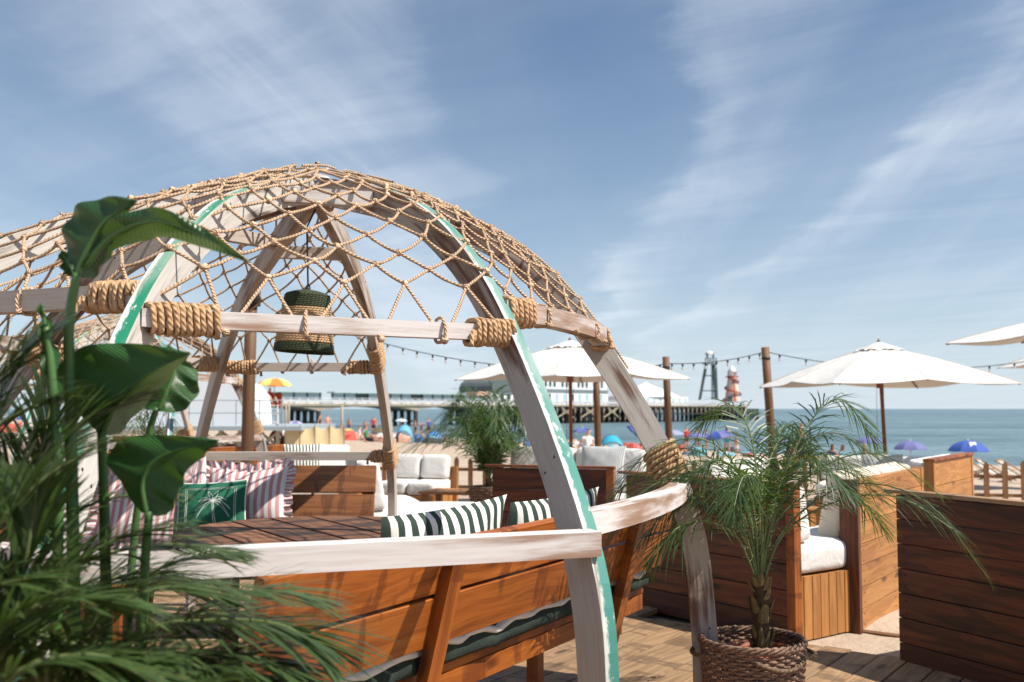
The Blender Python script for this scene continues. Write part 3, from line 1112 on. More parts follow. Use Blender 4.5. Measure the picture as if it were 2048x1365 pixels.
# ---------------------------------------------------------------- pendant lamp
def build_lamp():
    top = at(607, 440, 4.5)
    x, y = top.x, top.y
    z0 = at(603, 705, 4.5).z; z1 = at(603, 585, 4.5).z
    root = thing('pendant_lamp', 'tapered straw pendant lampshade with dark green bands, hanging in the nearest dome', 'lamp', V((x, y, z0)))
    tilt = Matrix.Rotation(math.radians(3), 3, 'Y')
    c = V((x, y, z0))
    def coil(za, zb, ra, rb, n, r=0.0052):
        mb = MB()
        pts = []
        for i in range(n * 28 + 1):
            f = i / (n * 28)
            a = 2 * math.pi * i / 28
            R = lerp(ra, rb, f)
            pts.append(c + tilt @ V((R * math.cos(a), R * math.sin(a), lerp(za, zb, f))))
        mb.tube(pts, r, 6)
        return mb
    H = z1 - z0
    coil(0.0, 0.036, 0.132, 0.129, 5).build('lower_band', M['straw_green'], root, True)
    coil(0.040, H * 0.73, 0.1285, 0.107, 16).build('shade', M['straw'], root, True)
    coil(H * 0.73 + .003, H * 0.95, 0.107, 0.098, 7).build('upper_band', M['straw_green'], root, True)
    mb = MB()
    pts = []
    for i in range(9 * 24):
        f = i / (9 * 24 - 1)
        a = 2 * math.pi * i / 24
        R = lerp(0.098, 0.008, f)
        pts.append(c + tilt @ V((R * math.cos(a), R * math.sin(a), H * 0.955 + 0.02 * math.sin(f * 1.57))))
    mb.tube(pts, 0.0055, 6)
    mb.build('shade_top', M['straw_green'], root, True)
    mb = MB()
    mb.tube([c + tilt @ V((0, 0, H)), c + tilt @ V((0, 0, H + .02)), c + V((.006, 0, H + .3)), V((DOME_C.x + .02, DOME_C.y, 2.3))], 0.0042, 6)
    mb.tube([c + tilt @ V((0, 0, H - .01)), c + tilt @ V((0, 0, H + .035))], [0.016, 0.009], 8)
    mb.build('cord', M['black'], root, True)
    mb = MB()
    mb.lathe([(0.0, H - .09), (0.02, H - .09), (0.02, H - .01), (0, H - .01)], 10, c)
    mb.build('lamp_holder', M['black'], root)
    return root
lamp = build_lamp()

# ================================================================ TABLE AND BENCHES INSIDE THE DOME
def build_table():
    c = V((-0.945, 4.78, 0)); R = 0.635; z = 0.775
    root = thing('round_table', 'round dark slatted wooden table inside the nearest dome', 'table', c)
    d = V((0.54, -0.84, 0)).normalized()      # boards run this way
    e = V((-d.y, d.x, 0))
    n = 6
    w = 2 * R / n
    for i in range(n):
        a = -R + i * w + 0.011; b = a + w - 0.022
        mb = MB()
        def half(y):
            return math.sqrt(max(R * R - y * y, 0.0004))
        ys = [lerp(a, b, k / 6) for k in range(7)]
        loop = [(half(y), y) for y in ys] + [(-half(y), y) for y in ys[::-1]]
        lo = [c + d * x + e * y + V((0, 0, z - 0.035)) for x, y in loop]
        hi = [c + d * (x - math.copysign(.004, x)) + e * y + V((0, 0, z)) for x, y in loop]
        m = len(loop)
        mb.v += lo + hi
        off = rnd(0, 9)
        mb.face([m + k for k in range(m)][::-1] if False else [m + k for k in range(m)], [(x + off, y) for x, y in loop])
        mb.face([k for k in range(m)][::-1], [(x, y) for x, y in loop][::-1])
        for k in range(m):
            l = (k + 1) % m
            mb.face((k, l, m + l, m + k), [(loop[k][0], 0), (loop[l][0], 0), (loop[l][0], .035), (loop[k][0], .035)])
        mb.build('board', M['table'], root)
    mb = MB()
    for s in (-0.35, 0.35):
        mb.bar(c + d * s - e * 0.56 + V((0, 0, z - .06)), c + d * s + e * 0.56 + V((0, 0, z - .06)), .05, .045)
    mb.build('batten', M['table'], root)
    for sx in (-1, 1):
        for sy in (-1, 1):
            mb = MB()
            mb.bar(c + d * sx * .3 + e * sy * .3 + V((0, 0, 0.0)), c + d * sx * .3 + e * sy * .3 + V((0, 0, z - .083)), .07, .07, d)
            mb.build('leg', M['table'], root)
    return root
table = build_table()

def bench(name, label, p0, p1, inward, z_top, mats, posts, lean=0.13, seat_z=0.45, seat_d=0.44, group=None, seat_cushion=True):
    """garden bench: two back boards on leaning posts, slatted seat, frame below. p0,p1 = ends of the back's top edge (plan)"""
    p0 = V((p0[0], p0[1], 0)); p1 = V((p1[0], p1[1], 0))
    d = (p1 - p0); L = d.length; d.normalize()
    n = V((d.y, -d.x, 0))
    if n.dot(inward) < 0: n = -n           # n points to the sitter's side
    root = thing(name, label, 'bench', (p0 + p1) / 2, group)
    up = (V((0, 0, 1)) - n * lean / 0.5)
    up.normalize()                           # the back leans away from the table
    top = V((0, 0, z_top))
    R = Matrix((d, n, d.cross(n))).transposed()
    Rb = Matrix((d, up.cross(d), up)).transposed()
    mid = (p0 + p1) / 2
    hb = 0.172
    for k in range(2):
        c = mid + top - up * (hb / 2 + k * (hb + 0.014)) + d * (0.012 if k else 0)
        plank('back_board', root, c, (round(L - (0.03 if k else 0), 2), 0.034, hb), Rb, mats[0])
    nb = Rb @ V((0, 1, 0))
    for f in posts:
        mb = MB()
        base = p0 + d * (L * f)
        a = base + top - up * 0.02 - nb * (-0.035 if nb.dot(n) < 0 else 0.035)
        b_ = a - up * (z_top / up.z - 0.03)
        mb.bar(a, b_, 0.075, 0.045, d.cross(up))
        mb.build('post', mats[1], root)
    sb = n * (lean * (z_top - seat_z) / 0.5)
    for k in range(3):
        plank('seat_board', root, mid + sb + n * (0.10 + k * 0.135) + V((0, 0, seat_z)), (round(L - 0.06, 2), 0.128, 0.032), R, mats[0])
    mb = MB()
    for k, zz in ((0.055, seat_z - 0.055), (0.39, seat_z - 0.055)):
        mb.bar(p0 + d * .04 + sb + n * k + V((0, 0, zz)), p1 - d * .04 + sb + n * k + V((0, 0, zz)), .04, .075)
    mb.build('seat_rail', mats[1], root)
    for f in posts:
        for k in (0.06, 0.40):
            mb = MB()
            q = p0 + d * (L * f) + sb + n * k
            mb.bar(q + V((0, 0, 0)), q + V((0, 0, seat_z - 0.018)), .06, .06, d)
            mb.build('leg', mats[1], root)
        mb = MB()
        q = p0 + d * (L * f) + sb
        mb.bar(q - n * 0.02 + d * .05 + V((0, 0, seat_z - 0.1)), q + n * 0.45 + d * .05 + V((0, 0, seat_z - 0.1)), .04, .075)
        mb.build('bearer', mats[1], root)
    if seat_cushion:
        mb = MB()
        q0 = p0 + d * 0.05 + sb; LL = L - 0.1
        h = 0.085
        def wav(u):
            return 0.005 * math.sin(u * 23) + 0.007 * math.sin(u * 61 + 1) * math.sin(u * 17)
        def ring(u, v):
            a = v * 2 * math.pi
            c_, s_ = math.cos(a), math.sin(a)
            y = 0.215 + math.copysign(abs(c_) ** .35, c_) * 0.225
            z_ = seat_z + 0.02 + h / 2 + math.copysign(abs(s_) ** .45, s_) * h / 2 + (wav(u) if s_ > -.5 else 0)
            return q0 + d * (LL * u) + n * (y + wav(u * 1.7) * .6) + V((0, 0, z_))
        mb.grid(ring, 60, 20, 0, lambda u, v: (u * 3, v))
        o = mb.build('seat_cushion', [M['green_stripe']] if False else M['dark_green_cloth'], root, True)
        mb = MB()
        for vv in (0.40,):
            mb.tube([ring(i / 90, vv) - n * 0.012 + V((0, 0, 0.012 * abs(math.sin(i * .37)))) for i in range(91)], [0.013 + 0.006 * abs(math.sin(i * 0.61) * math.sin(i * .23)) for i in range(91)], 6)
        mb.build('piping', M['white_cloth'], o, True)
    return root, d, n, up
bench_front = bench('garden_bench', 'long orange stained bench seen from behind, under the front white beam', (-0.635, 2.54), (0.806, 4.98), V((-1, .3, 0)), 0.925, (M['orange'], M['orange']), (0.30, 0.83))
bench_back = bench('garden_bench', 'brown bench facing the camera across the round table, behind the cushions', (-2.45, 6.42), (-0.87, 6.42), V((0, -1, 0)), 0.985, (M['backwood'], M['backwood']), (0.12, 0.97))
bench_left = bench('garden_bench', 'bench half hidden by the foreground palm leaves, beside the table', (-2.42, 3.3), (-2.6, 5.5), V((1, 0, 0)), 0.95, (M['orange'], M['orange']), (0.15, 0.85))

# ---------------------------------------------------------------- cushions
def pillow_fn(c, x, y, w, h, th, puff=2.2, dent=0.0, seed=0.0):
    n = x.cross(y).normalized()
    def fn(u, v, side):
        a, b = 2 * u - 1, 2 * v - 1
        # pulled-in sides, full corners
        ix = 1 - 0.06 * (1 - abs(b) ** 2) * abs(a)
        iy = 1 - 0.06 * (1 - abs(a) ** 2) * abs(b)
        prof = max(0.0, (1 - abs(a) ** puff)) ** 0.55 * max(0.0, (1 - abs(b) ** puff)) ** 0.55
        wr = 0.07 * math.sin(7 * a + 3 * b + seed) * math.sin(5 * b - 2 * a + seed * 2) + 0.05 * math.sin(13 * a - 9 * b + seed)
        z = side * (th / 2) * prof * (1 + wr) - dent * math.exp(-6 * (a * a + (b - .6) ** 2)) * 0
        droop = -dent * math.exp(-5 * a * a) * (0.5 + 0.5 * b)
        return c + x * (a * ix * w / 2) + y * (b * iy * h / 2 + droop) + n * z
    return fn
def pillow(name, label, group, c, x, y, w, h, th, mat, dent=0.0, seed=0.0, piping=None, ruffle=None, uvrot=False):
    x = x.normalized(); y = (y - x * y.dot(x)).normalized()
    fn = pillow_fn(c, x, y, w, h, th, dent=dent, seed=seed)
    root = thing(name, label, 'cushion', c - y * h / 2, group)
    mb = MB()
    uvf = (lambda u, v: (v, u)) if uvrot else None
    N = 22
    mb.grid(lambda u, v: fn(u, v, 1), N, N, 0, uvf)
    mb.grid(lambda u, v: fn(u, v, -1), N, N, 0, uvf, True)
    mb.build('cover', mat, root, True)
    def edge(k):
        k = k % 4.0
        i = int(k); f = k - i
        return [(f, 0), (1, f), (1 - f, 1), (0, 1 - f)][i]
    if piping:
        mb = MB()
        pts = [fn(*edge(i / 20), 1) for i in range(80)]
        mb.tube(pts, 0.0045, 6, False, 0, True)
        mb.build('piping', piping, root, True)
    if ruffle:
        mb = MB()
        n = x.cross(y)
        nn = 300
        prev = []
        for i in range(nn + 1):
            e = edge(i / nn * 4)
            p = fn(*e, 1)
            o = (p - c); o = o - n * o.dot(n)
            q = V((0, 0, 0))
            a, b = e[0] * 2 - 1, e[1] * 2 - 1
            oo = (x * (a if abs(a) > .999 else a ** 7) + y * (b if abs(b) > .999 else b ** 7))
            oo.normalize()
            ph = i * 0.78 + 0.7 * math.sin(i * .21)
            wv = math.sin(ph) * 0.017
            ln = 0.052 + 0.008 * math.sin(i * .37)
            prev.append([p, p + oo * ln * .5 + n * wv * .6, p + oo * ln + n * wv])
        b0 = len(mb.v)
        for r in prev:
            mb.v += r
        for i in range(nn):
            for j in range(2):
                a = b0 + i * 3 + j
                mb.face((a, a + 3, a + 4, a + 1), [(i * .02, 0), (i * .02 + .02, 0), (i * .02 + .02, 1), (i * .02, 1)])
        mb.build('ruffle', ruffle, root, True)
    return root, fn
# back bench cushions
cx = V((1, 0, 0))
lean_up = V((0, 0.30, 0.95))
pink_r, _ = pillow('cushion', 'pink and white striped cushion with frilled edge, behind the green palm cushion', None, at(497, 990, 6.17), V((1, -0.06, 0.02)), lean_up, 0.50, 0.36, 0.13, M['pink_stripe'], 0.02, 1.0, None, M['pink_stripe'])
green_p, gfn = pillow('cushion', 'bottle green cushion embroidered with a white palm tree', None, at(429, 1016, 5.98), V((1, 0.10, 0.05)), lean_up + V((.05, 0, 0)), 0.41, 0.33, 0.12, M['green_cloth'], 0.0, 2.0, M['thread'])
pink_l, _ = pillow('cushion', 'pink and white striped cushion half hidden behind the dark broad leaf', None, at(285, 1018, 5.95), V((1, 0.25, -0.10)), lean_up + V((-.12, 0, 0)), 0.47, 0.40, 0.13, M['pink_stripe'], 0.0, 3.0, None, M['pink_stripe'])
pink_b, _ = pillow('cushion', 'crumpled pink striped cushion corner showing above the green cushion', None, at(392, 965, 6.2), V((1, -0.5, 0.3)), lean_up, 0.20, 0.30, 0.1, M['pink_stripe'], 0.0, 4.0, None, None)
# embroidery of the green cushion: double border, palm of outlined leaves
def embroider():
    mb = MB()
    def line(pts, r=0.0016):
        mb.tube([gfn(u, v, SIDE) + NRM * 0.0015 for u, v in pts], r, 4, False)
    global SIDE, NRM
    n0 = gfn(.5, .5, 1) - gfn(.5, .5, -1)
    SIDE = 1 if n0.dot(V((0, -1, 0))) > 0 else -1
    NRM = (n0 if SIDE > 0 else -n0).normalized()
    for ins in (0.13, 0.155):
        a, b = ins, 1 - ins
        loop = []
        for (s, e) in (((a, a), (b, a)), ((b, a), (b, b)), ((b, b), (a, b)), ((a, b), (a, a))):
            for i in range(12):
                loop.append((lerp(s[0], e[0], i / 12), lerp(s[1], e[1], i / 12)))
        loop.append(loop[0])
        line(loop, 0.0012)
    cx_, cy_ = 0.54, 0.60
    asp = 0.33 / 0.41
    for sx in (-0.016, 0.016):
        line([(cx_ + sx * (0.5 + 0.5 * (1 - t / 8)) + 0.035 * (1 - t / 8) ** 2, lerp(0.16, cy_, t / 8)) for t in range(9)])
    for (ang, ln, droop) in ((135, .34, .24), (108, .27, .06), (72, .27, .06), (45, .34, .24), (160, .32, .27), (20, .32, .27), (185, .28, .27), (-5, .28, .27)):
        a = math.radians(ang)
        for off in (-1, 1):
            pts = []
            for i in range(9):
                t = i / 8
                w = off * 0.026 * math.sin(math.pi * t ** .8)
                X = ln * t * math.cos(a) * asp - w * math.sin(a)
                Yv = ln * t * math.sin(a) - droop * t * t + w * abs(math.cos(a)) + .0
                pts.append((cx_ + X * 1.05, cy_ + Yv))
            line(pts, 0.0011)
    mb.build('embroidery', M['thread'], green_p)
embroider()
# striped cushions leaning on the front bench
bd = bench_front[1]; bn = bench_front[2]; bu = bench_front[3]
def on_bench(px, py, Y):
    return at(px, py, Y)
gs1, _ = pillow('cushion', 'dark green and white striped cushion slumped on the front bench, nearer to the camera', None, at(882, 1118, 3.47), bd + V((0, 0, 0.02)), bu + V((0, 0, .15)), 0.76, 0.40, 0.15, M['green_stripe'], 0.0, 1.5)
gs2, _ = pillow('cushion', 'dark green and white striped cushion on the front bench, partly behind the rib', None, at(1098, 1078, 4.20), bd + V((0, 0, 0.01)), bu + V((0, 0, .15)), 0.78, 0.40, 0.15, M['green_stripe'], 0.0, 2.7)

# ================================================================ PALMS
def bez(P, n=16):
    return spline([V(p) for p in P], max(3, n // (len(P) - 1)))
def frond(parent, P, leaf_len, leaf_w, n, mats, start=0.28, r0=0.007, spread=0.9, droop=0.25, vee=0.35, spines=True, jit=0.18, thick_seg=3):
    """pinnate palm leaf: tapering stem along P with leaflets both sides"""
    path = bez(P, 18)
    N = len(path)
    mb = MB()
    mb.tube(path, [lerp(r0, r0 * 0.25, i / (N - 1)) for i in range(N)], 5, True, 1)
    def pt(t):
        x = t * (N - 1.001); i = int(x); f = x - i
        tg = (path[i + 1] - path[i])
        if i + 2 < N:
            tg = lerp(tg, path[i + 2] - path[i + 1], f)
        return lerp(path[i], path[i + 1], f), tg.normalized()
    for k in range(n):
        t = start + (1 - start) * (k + rnd(-.3, .3)) / (n - 1)
        t = max(start, min(0.999, t))
        p, tg = pt(t)
        side = tg.cross(V((0, 0, 1)))
        if side.length < 0.05:
            side = tg.cross(V((0, 1, 0)))
        side.normalize()
        upv = side.cross(tg).normalized()
        env = math.sin(math.pi * (0.16 + 0.80 * (t - start) / (1 - start))) ** 0.7
        for sd in (-1, 1):
            L = leaf_len * env * rnd(0.82, 1.1)
            a = spread * (1.0 - 0.62 * (t - start) / (1 - start)) + rnd(-jit, jit)
            d = tg * math.cos(a) + side * (sd * math.sin(a)) + upv * (vee + rnd(-jit, jit))
            d.normalize()
            wv = d.cross(upv)
            if wv.length < 1e-3:
                continue
            wv.normalize()
            b0 = len(mb.v)
            S = thick_seg
            for i in range(S + 1):
                f = i / S
                w = leaf_w * (0.55 + 0.9 * f) * (1 - f) ** 0.6 + 0.0004 if i else leaf_w * 0.55
                q = p + d * (L * f) - V((0, 0, 1)) * (droop * L * f * f * rnd(.85, 1.15))
                mb.v.append(q - wv * w / 2 - upv * (w * .18)); mb.v.append(q + wv * w / 2 - upv * (w * .18))
            for i in range(S):
                mb.face((b0 + 2 * i, b0 + 2 * i + 1, b0 + 2 * i + 3, b0 + 2 * i + 2), [(t, f) for f in (0, .1, .5, .4)], 0)
    if spines:
        for k in range(9):
            t = 0.07 + 0.2 * k / 8 + rnd(-.01, .01)
            p, tg = pt(t)
            side = tg.cross(V((rnd(-.3, .3), rnd(-1, 1), rnd(-1, 1)))).normalized()
            mb.tube([p, p + side * rnd(.02, .04) + tg * .012], [0.0016, 0.0004], 3, False, 1)
    return mb.build('frond', mats, parent, False)

def wicker_basket(root, c, R0, R1, H, rows, stakes, handle=True):
    """woven basket: wavy horizontal canes round upright stakes, braided rim"""
    seg = stakes * 4
    mb = MB()
    for i in range(rows):
        f = (i + 0.5) / rows
        R = lerp(R0, R1, f)
        z = f * H
        pts = []
        for k in range(seg):
            a = 2 * math.pi * k / seg
            rr = R + 0.0065 * math.cos(stakes / 2 * a * 1.0 + math.pi * (i % 2)) 
            pts.append(c + V((rr * math.cos(a), rr * math.sin(a), z + 0.002 * math.sin(a * 5 + i * 1.7))))
        mb.tube(pts, H / rows * 0.50, 5, False, 0, True)
    mb.build('weave', M['wicker'], root, True)
    mb = MB()
    for k in range(stakes):
        a = 2 * math.pi * k / stakes
        mb.tube([c + V((R0 * math.cos(a), R0 * math.sin(a), 0)), c + V((R1 * math.cos(a), R1 * math.sin(a), H))], 0.004, 4)
    mb.build('stake', M['wicker'], root)
    mb = MB()
    for s in range(4):
        pts = []
        for k in range(90):
            a = 2 * math.pi * k / 90
            ph = a * 9 + s * math.pi / 2
            rr = R1 + 0.002 + 0.010 * math.cos(ph)
            pts.append(c + V((rr * math.cos(a), rr * math.sin(a), H + 0.008 + 0.010 * math.sin(ph))))
        mb.tube(pts, 0.0058, 6, False, 0, True)
    mb.build('rim', M['wicker'], root, True)
    if handle:
        mb = MB()
        def hrope(a0, a1, out):
            pts = []
            for k in range(40):
                f = k / 39
                a = lerp(a0, a1, f)
                rr = R1 + 0.012 + out * math.sin(math.pi * f)
                pts.append(c + V((rr * math.cos(a), rr * math.sin(a), H - 0.035 - 0.03 * math.sin(math.pi * f) * (1 if out < .02 else .3))))
            mb.tube(pts, 0.0085, 8, True, 0, False, 3, 190, 0.4)
        hrope(-1.75, -0.55, 0.008)
        hrope(-0.55, 0.35, 0.035)
        hrope(2.5, 3.6, 0.03)
        mb.build('rope_handle', M['handle'], root, True)

def potted_palm(label, c, R, H, P_list, leaf_len, leaf_w, n, trunk_h, full=True, group=None):
    root = thing('potted_palm', label, 'palm', c, group)
    M['handle'] = M.get('handle') or rope_mat('grey_brown_rope', (0.09, 0.055, 0.03), (0.24, 0.16, 0.095), 55, .7)
    wicker_basket(root, c, R * 0.90, R, H, 32 if full else 18, 40 if full else 24)
    mb = MB()
    rp = R * 0.70
    pc = c + V((R * .12, -R * .05, 0))
    mb.lathe([(rp * .75, 0.02), (rp * .97, H - .055), (rp * 1.04, H - .055), (rp * 1.04, H - .025), (rp * .96, H - .025), (rp * .94, H - .06)], 32, pc)
    mb.build('inner_pot', M['terracotta'], root, True)
    mb = MB()
    def so(u, v):
        a = u * 2 * math.pi
        r = v * rp * 0.95
        return pc + V((r * math.cos(a), r * math.sin(a), H - .055 + 0.008 * math.sin(9 * a + 30 * v) * v + rnd(-.003, .003)))
    mb.grid(so, 30, 8)
    mb.build('soil', M['soil'], root)
    # trunk: fibrous bole ringed by cut leaf stubs
    mb = MB()
    b0 = pc + V((0.01, 0, H - .06))
    tp = [b0 + V((0.004 * math.sin(i), 0.003 * math.cos(i * 2), trunk_h * i / 10)) for i in range(11)]
    tr = [0.034 * (1.15 - 0.25 * i / 10) * (1 + 0.08 * math.sin(i * 2.3)) for i in range(11)]
    mb.tube(tp, tr, 12)
    o = mb.build('trunk', M['palm_trunk'], root, True)
    mb = MB()
    for i in range(38 if full else 16):
        z = rnd(0.02, trunk_h * .98)
        a = i * 2.4 + rnd(-.3, .3)
        dd = V((math.cos(a), math.sin(a), 0))
        p = b0 + dd * 0.027 + V((0, 0, z))
        L = rnd(.035, .075)
        w = rnd(.014, .024)
        tt = V((-dd.y, dd.x, 0))
        q = p + dd * rnd(.014, .03) + V((0, 0, L))
        b_ = len(mb.v)
        mb.v += [p - tt * w, p + tt * w, p + dd * .012, q - tt * w * .45, q + tt * w * .45, q + dd * .005]
        for f in ((0, 2, 5, 3), (2, 1, 4, 5), (1, 0, 3, 4)):
            mb.face([b_ + x for x in f])
        mb.face((b_ + 3, b_ + 5, b_ + 4))
    mb.build('leaf_stub', M['palm_stub'], o)
    mb = MB()
    for i in range(70 if full else 20):
        a = rnd(0, 6.28); z = rnd(.03, trunk_h)
        p = b0 + V((.03 * math.cos(a), .03 * math.sin(a), z))
        e = V((math.cos(a), math.sin(a), rnd(-.5, .8))) * rnd(.012, .04)
        mb.tube([p, p + e * .6 + V((0, 0, rnd(-.006, .006))), p + e], [.0012, .001, .0005], 3, False)
    mb.build('fibre', M['palm_trunk'], o)
    crown = b0 + V((0, 0, trunk_h))
    for i, P in enumerate(P_list):
        pts = [crown + V((0, 0, -.03)) + (V(P[0]) - V((0, 0, 0))).normalized() * .01] + [crown + V(p) for p in P]
        frond(root, pts, leaf_len, leaf_w, n, [M['frond'], M['rachis']], 0.26 if full else 0.10, 0.0052 if full else 0.006, 0.95, 0.40, 0.22, full, 0.30)
    return root, crown
BK = V((0.972, 4.1, 0.0))
main_fronds = [
    ((0.10, -.02, 0.22), (0.34, -.10, 0.40), (0.60, -.20, 0.34), (0.80, -.26, 0.06)),     # long arch to the right
    ((0.09, 0.06, 0.34), (0.26, 0.16, 0.64), (0.42, 0.22, 0.74), (0.58, 0.26, 0.54)),      # tall right arch
    ((0.07, 0.02, 0.26), (0.24, -.04, 0.46), (0.46, -.10, 0.52), (0.68, -.14, 0.36)),
    ((0.05, 0.10, 0.32), (0.16, 0.34, 0.56), (0.30, 0.56, 0.62), (0.46, 0.74, 0.44)),
    ((0.01, 0.05, 0.36), (0.00, 0.16, 0.62), (-.06, 0.30, 0.72), (-.16, 0.44, 0.62)),
    ((-.02, 0.02, 0.30), (-.10, 0.02, 0.48), (-.24, 0.00, 0.58), (-.46, -.02, 0.52), (-.60, -.04, 0.34)),   # high left arch
    ((-.06, -.02, 0.24), (-.20, -.06, 0.38), (-.40, -.12, 0.42), (-.62, -.16, 0.28)),
    ((-.08, 0.08, 0.24), (-.22, 0.24, 0.40), (-.40, 0.40, 0.42), (-.54, 0.52, 0.30)),
    ((-.10, -.06, 0.18), (-.24, -.16, 0.26), (-.38, -.24, 0.24), (-.48, -.28, 0.12)),
    ((0.00, -.05, 0.26), (-.06, -.18, 0.42), (-.14, -.32, 0.44), (-.20, -.42, 0.32)),
    ((0.03, -.04, 0.30), (0.08, -.14, 0.46), (0.16, -.28, 0.50), (0.24, -.40, 0.38)),
    ((-.03, 0.08, 0.30), (-.14, 0.22, 0.48), (-.26, 0.40, 0.52), (-.34, 0.54, 0.40)),
    ((0.06, 0.08, 0.28), (0.22, 0.22, 0.46), (0.40, 0.34, 0.50), (0.60, 0.44, 0.38)),
    ((-.05, 0.00, 0.28), (-.18, -.02, 0.42), (-.32, -.06, 0.44), (-.44, -.10, 0.30)),
    ((-.05, 0.06, 0.26), (-.16, 0.14, 0.42), (-.34, 0.22, 0.50), (-.52, 0.26, 0.44)),
    ((-.08, -.04, 0.22), (-.22, -.10, 0.34), (-.36, -.16, 0.34), (-.50, -.20, 0.20)),
    ((-.03, -.03, 0.28), (-.10, -.10, 0.44), (-.22, -.18, 0.50), (-.36, -.24, 0.40)),
    ((0.05, -.03, 0.26), (0.16, -.08, 0.42), (0.30, -.12, 0.46), (0.44, -.14, 0.36)),
    ((0.07, 0.05, 0.30), (0.20, 0.12, 0.52), (0.36, 0.16, 0.60), (0.54, 0.18, 0.50)),
    ((0.02, 0.06, 0.30), (0.10, 0.18, 0.50), (0.20, 0.30, 0.58), (0.32, 0.40, 0.50)),
    ((0.09, -.04, 0.20), (0.28, -.14, 0.34), (0.48, -.24, 0.36), (0.66, -.32, 0.24)),
    ((-.10, 0.02, 0.20), (-.26, 0.04, 0.32), (-.44, 0.04, 0.32), (-.60, 0.04, 0.18)),
    ((0.08, 0.03, 0.24), (0.26, 0.08, 0.36), (0.44, 0.14, 0.34), (0.58, 0.18, 0.18)),
    ((-.07, 0.04, 0.20), (-.20, 0.10, 0.30), (-.34, 0.14, 0.28), (-.46, 0.18, 0.14)),
]
main_palm, _ = potted_palm('feathery palm in a woven wicker basket on the deck beside the right rib', BK, 0.20, 0.41, main_fronds, 0.215, 0.0088, 48, 0.30)
def rnd_fronds(n, hi, out, seed):
    r = random.Random(seed)
    L = []
    for i in range(n):
        a = i * 2.4 + r.uniform(-.3, .3)
        e = (i / n)
        k = out * (0.45 + 0.55 * e)
        h = hi * (1.15 - 0.65 * e) * r.uniform(.85, 1.1)
        c, s = math.cos(a), math.sin(a)
        L.append(((.1 * c * k, .1 * s * k, h * .4), (.35 * c * k, .35 * s * k, h * .82), (.68 * c * k, .68 * s * k, h * .98), (1.0 * c * k, 1.0 * s * k, h * .72)))
    return L
PB = on_plane(972, 1052, 0.0)
mid_palm, _ = potted_palm('dense palm in a dark wicker basket in front of the white sofas', V((-0.28, 10.8, 0)), 0.17, 0.50, rnd_fronds(40, 0.80, 1.02, 5), 0.34, 0.014, 36, 0.16, False)
far_palm, _ = potted_palm('palm in a wicker basket far behind the left of the nearest dome', V((-3.75, 10.3, 0)), 0.18, 0.40, rnd_fronds(12, 0.75, 0.6, 9), 0.24, 0.012, 22, 0.2, False)

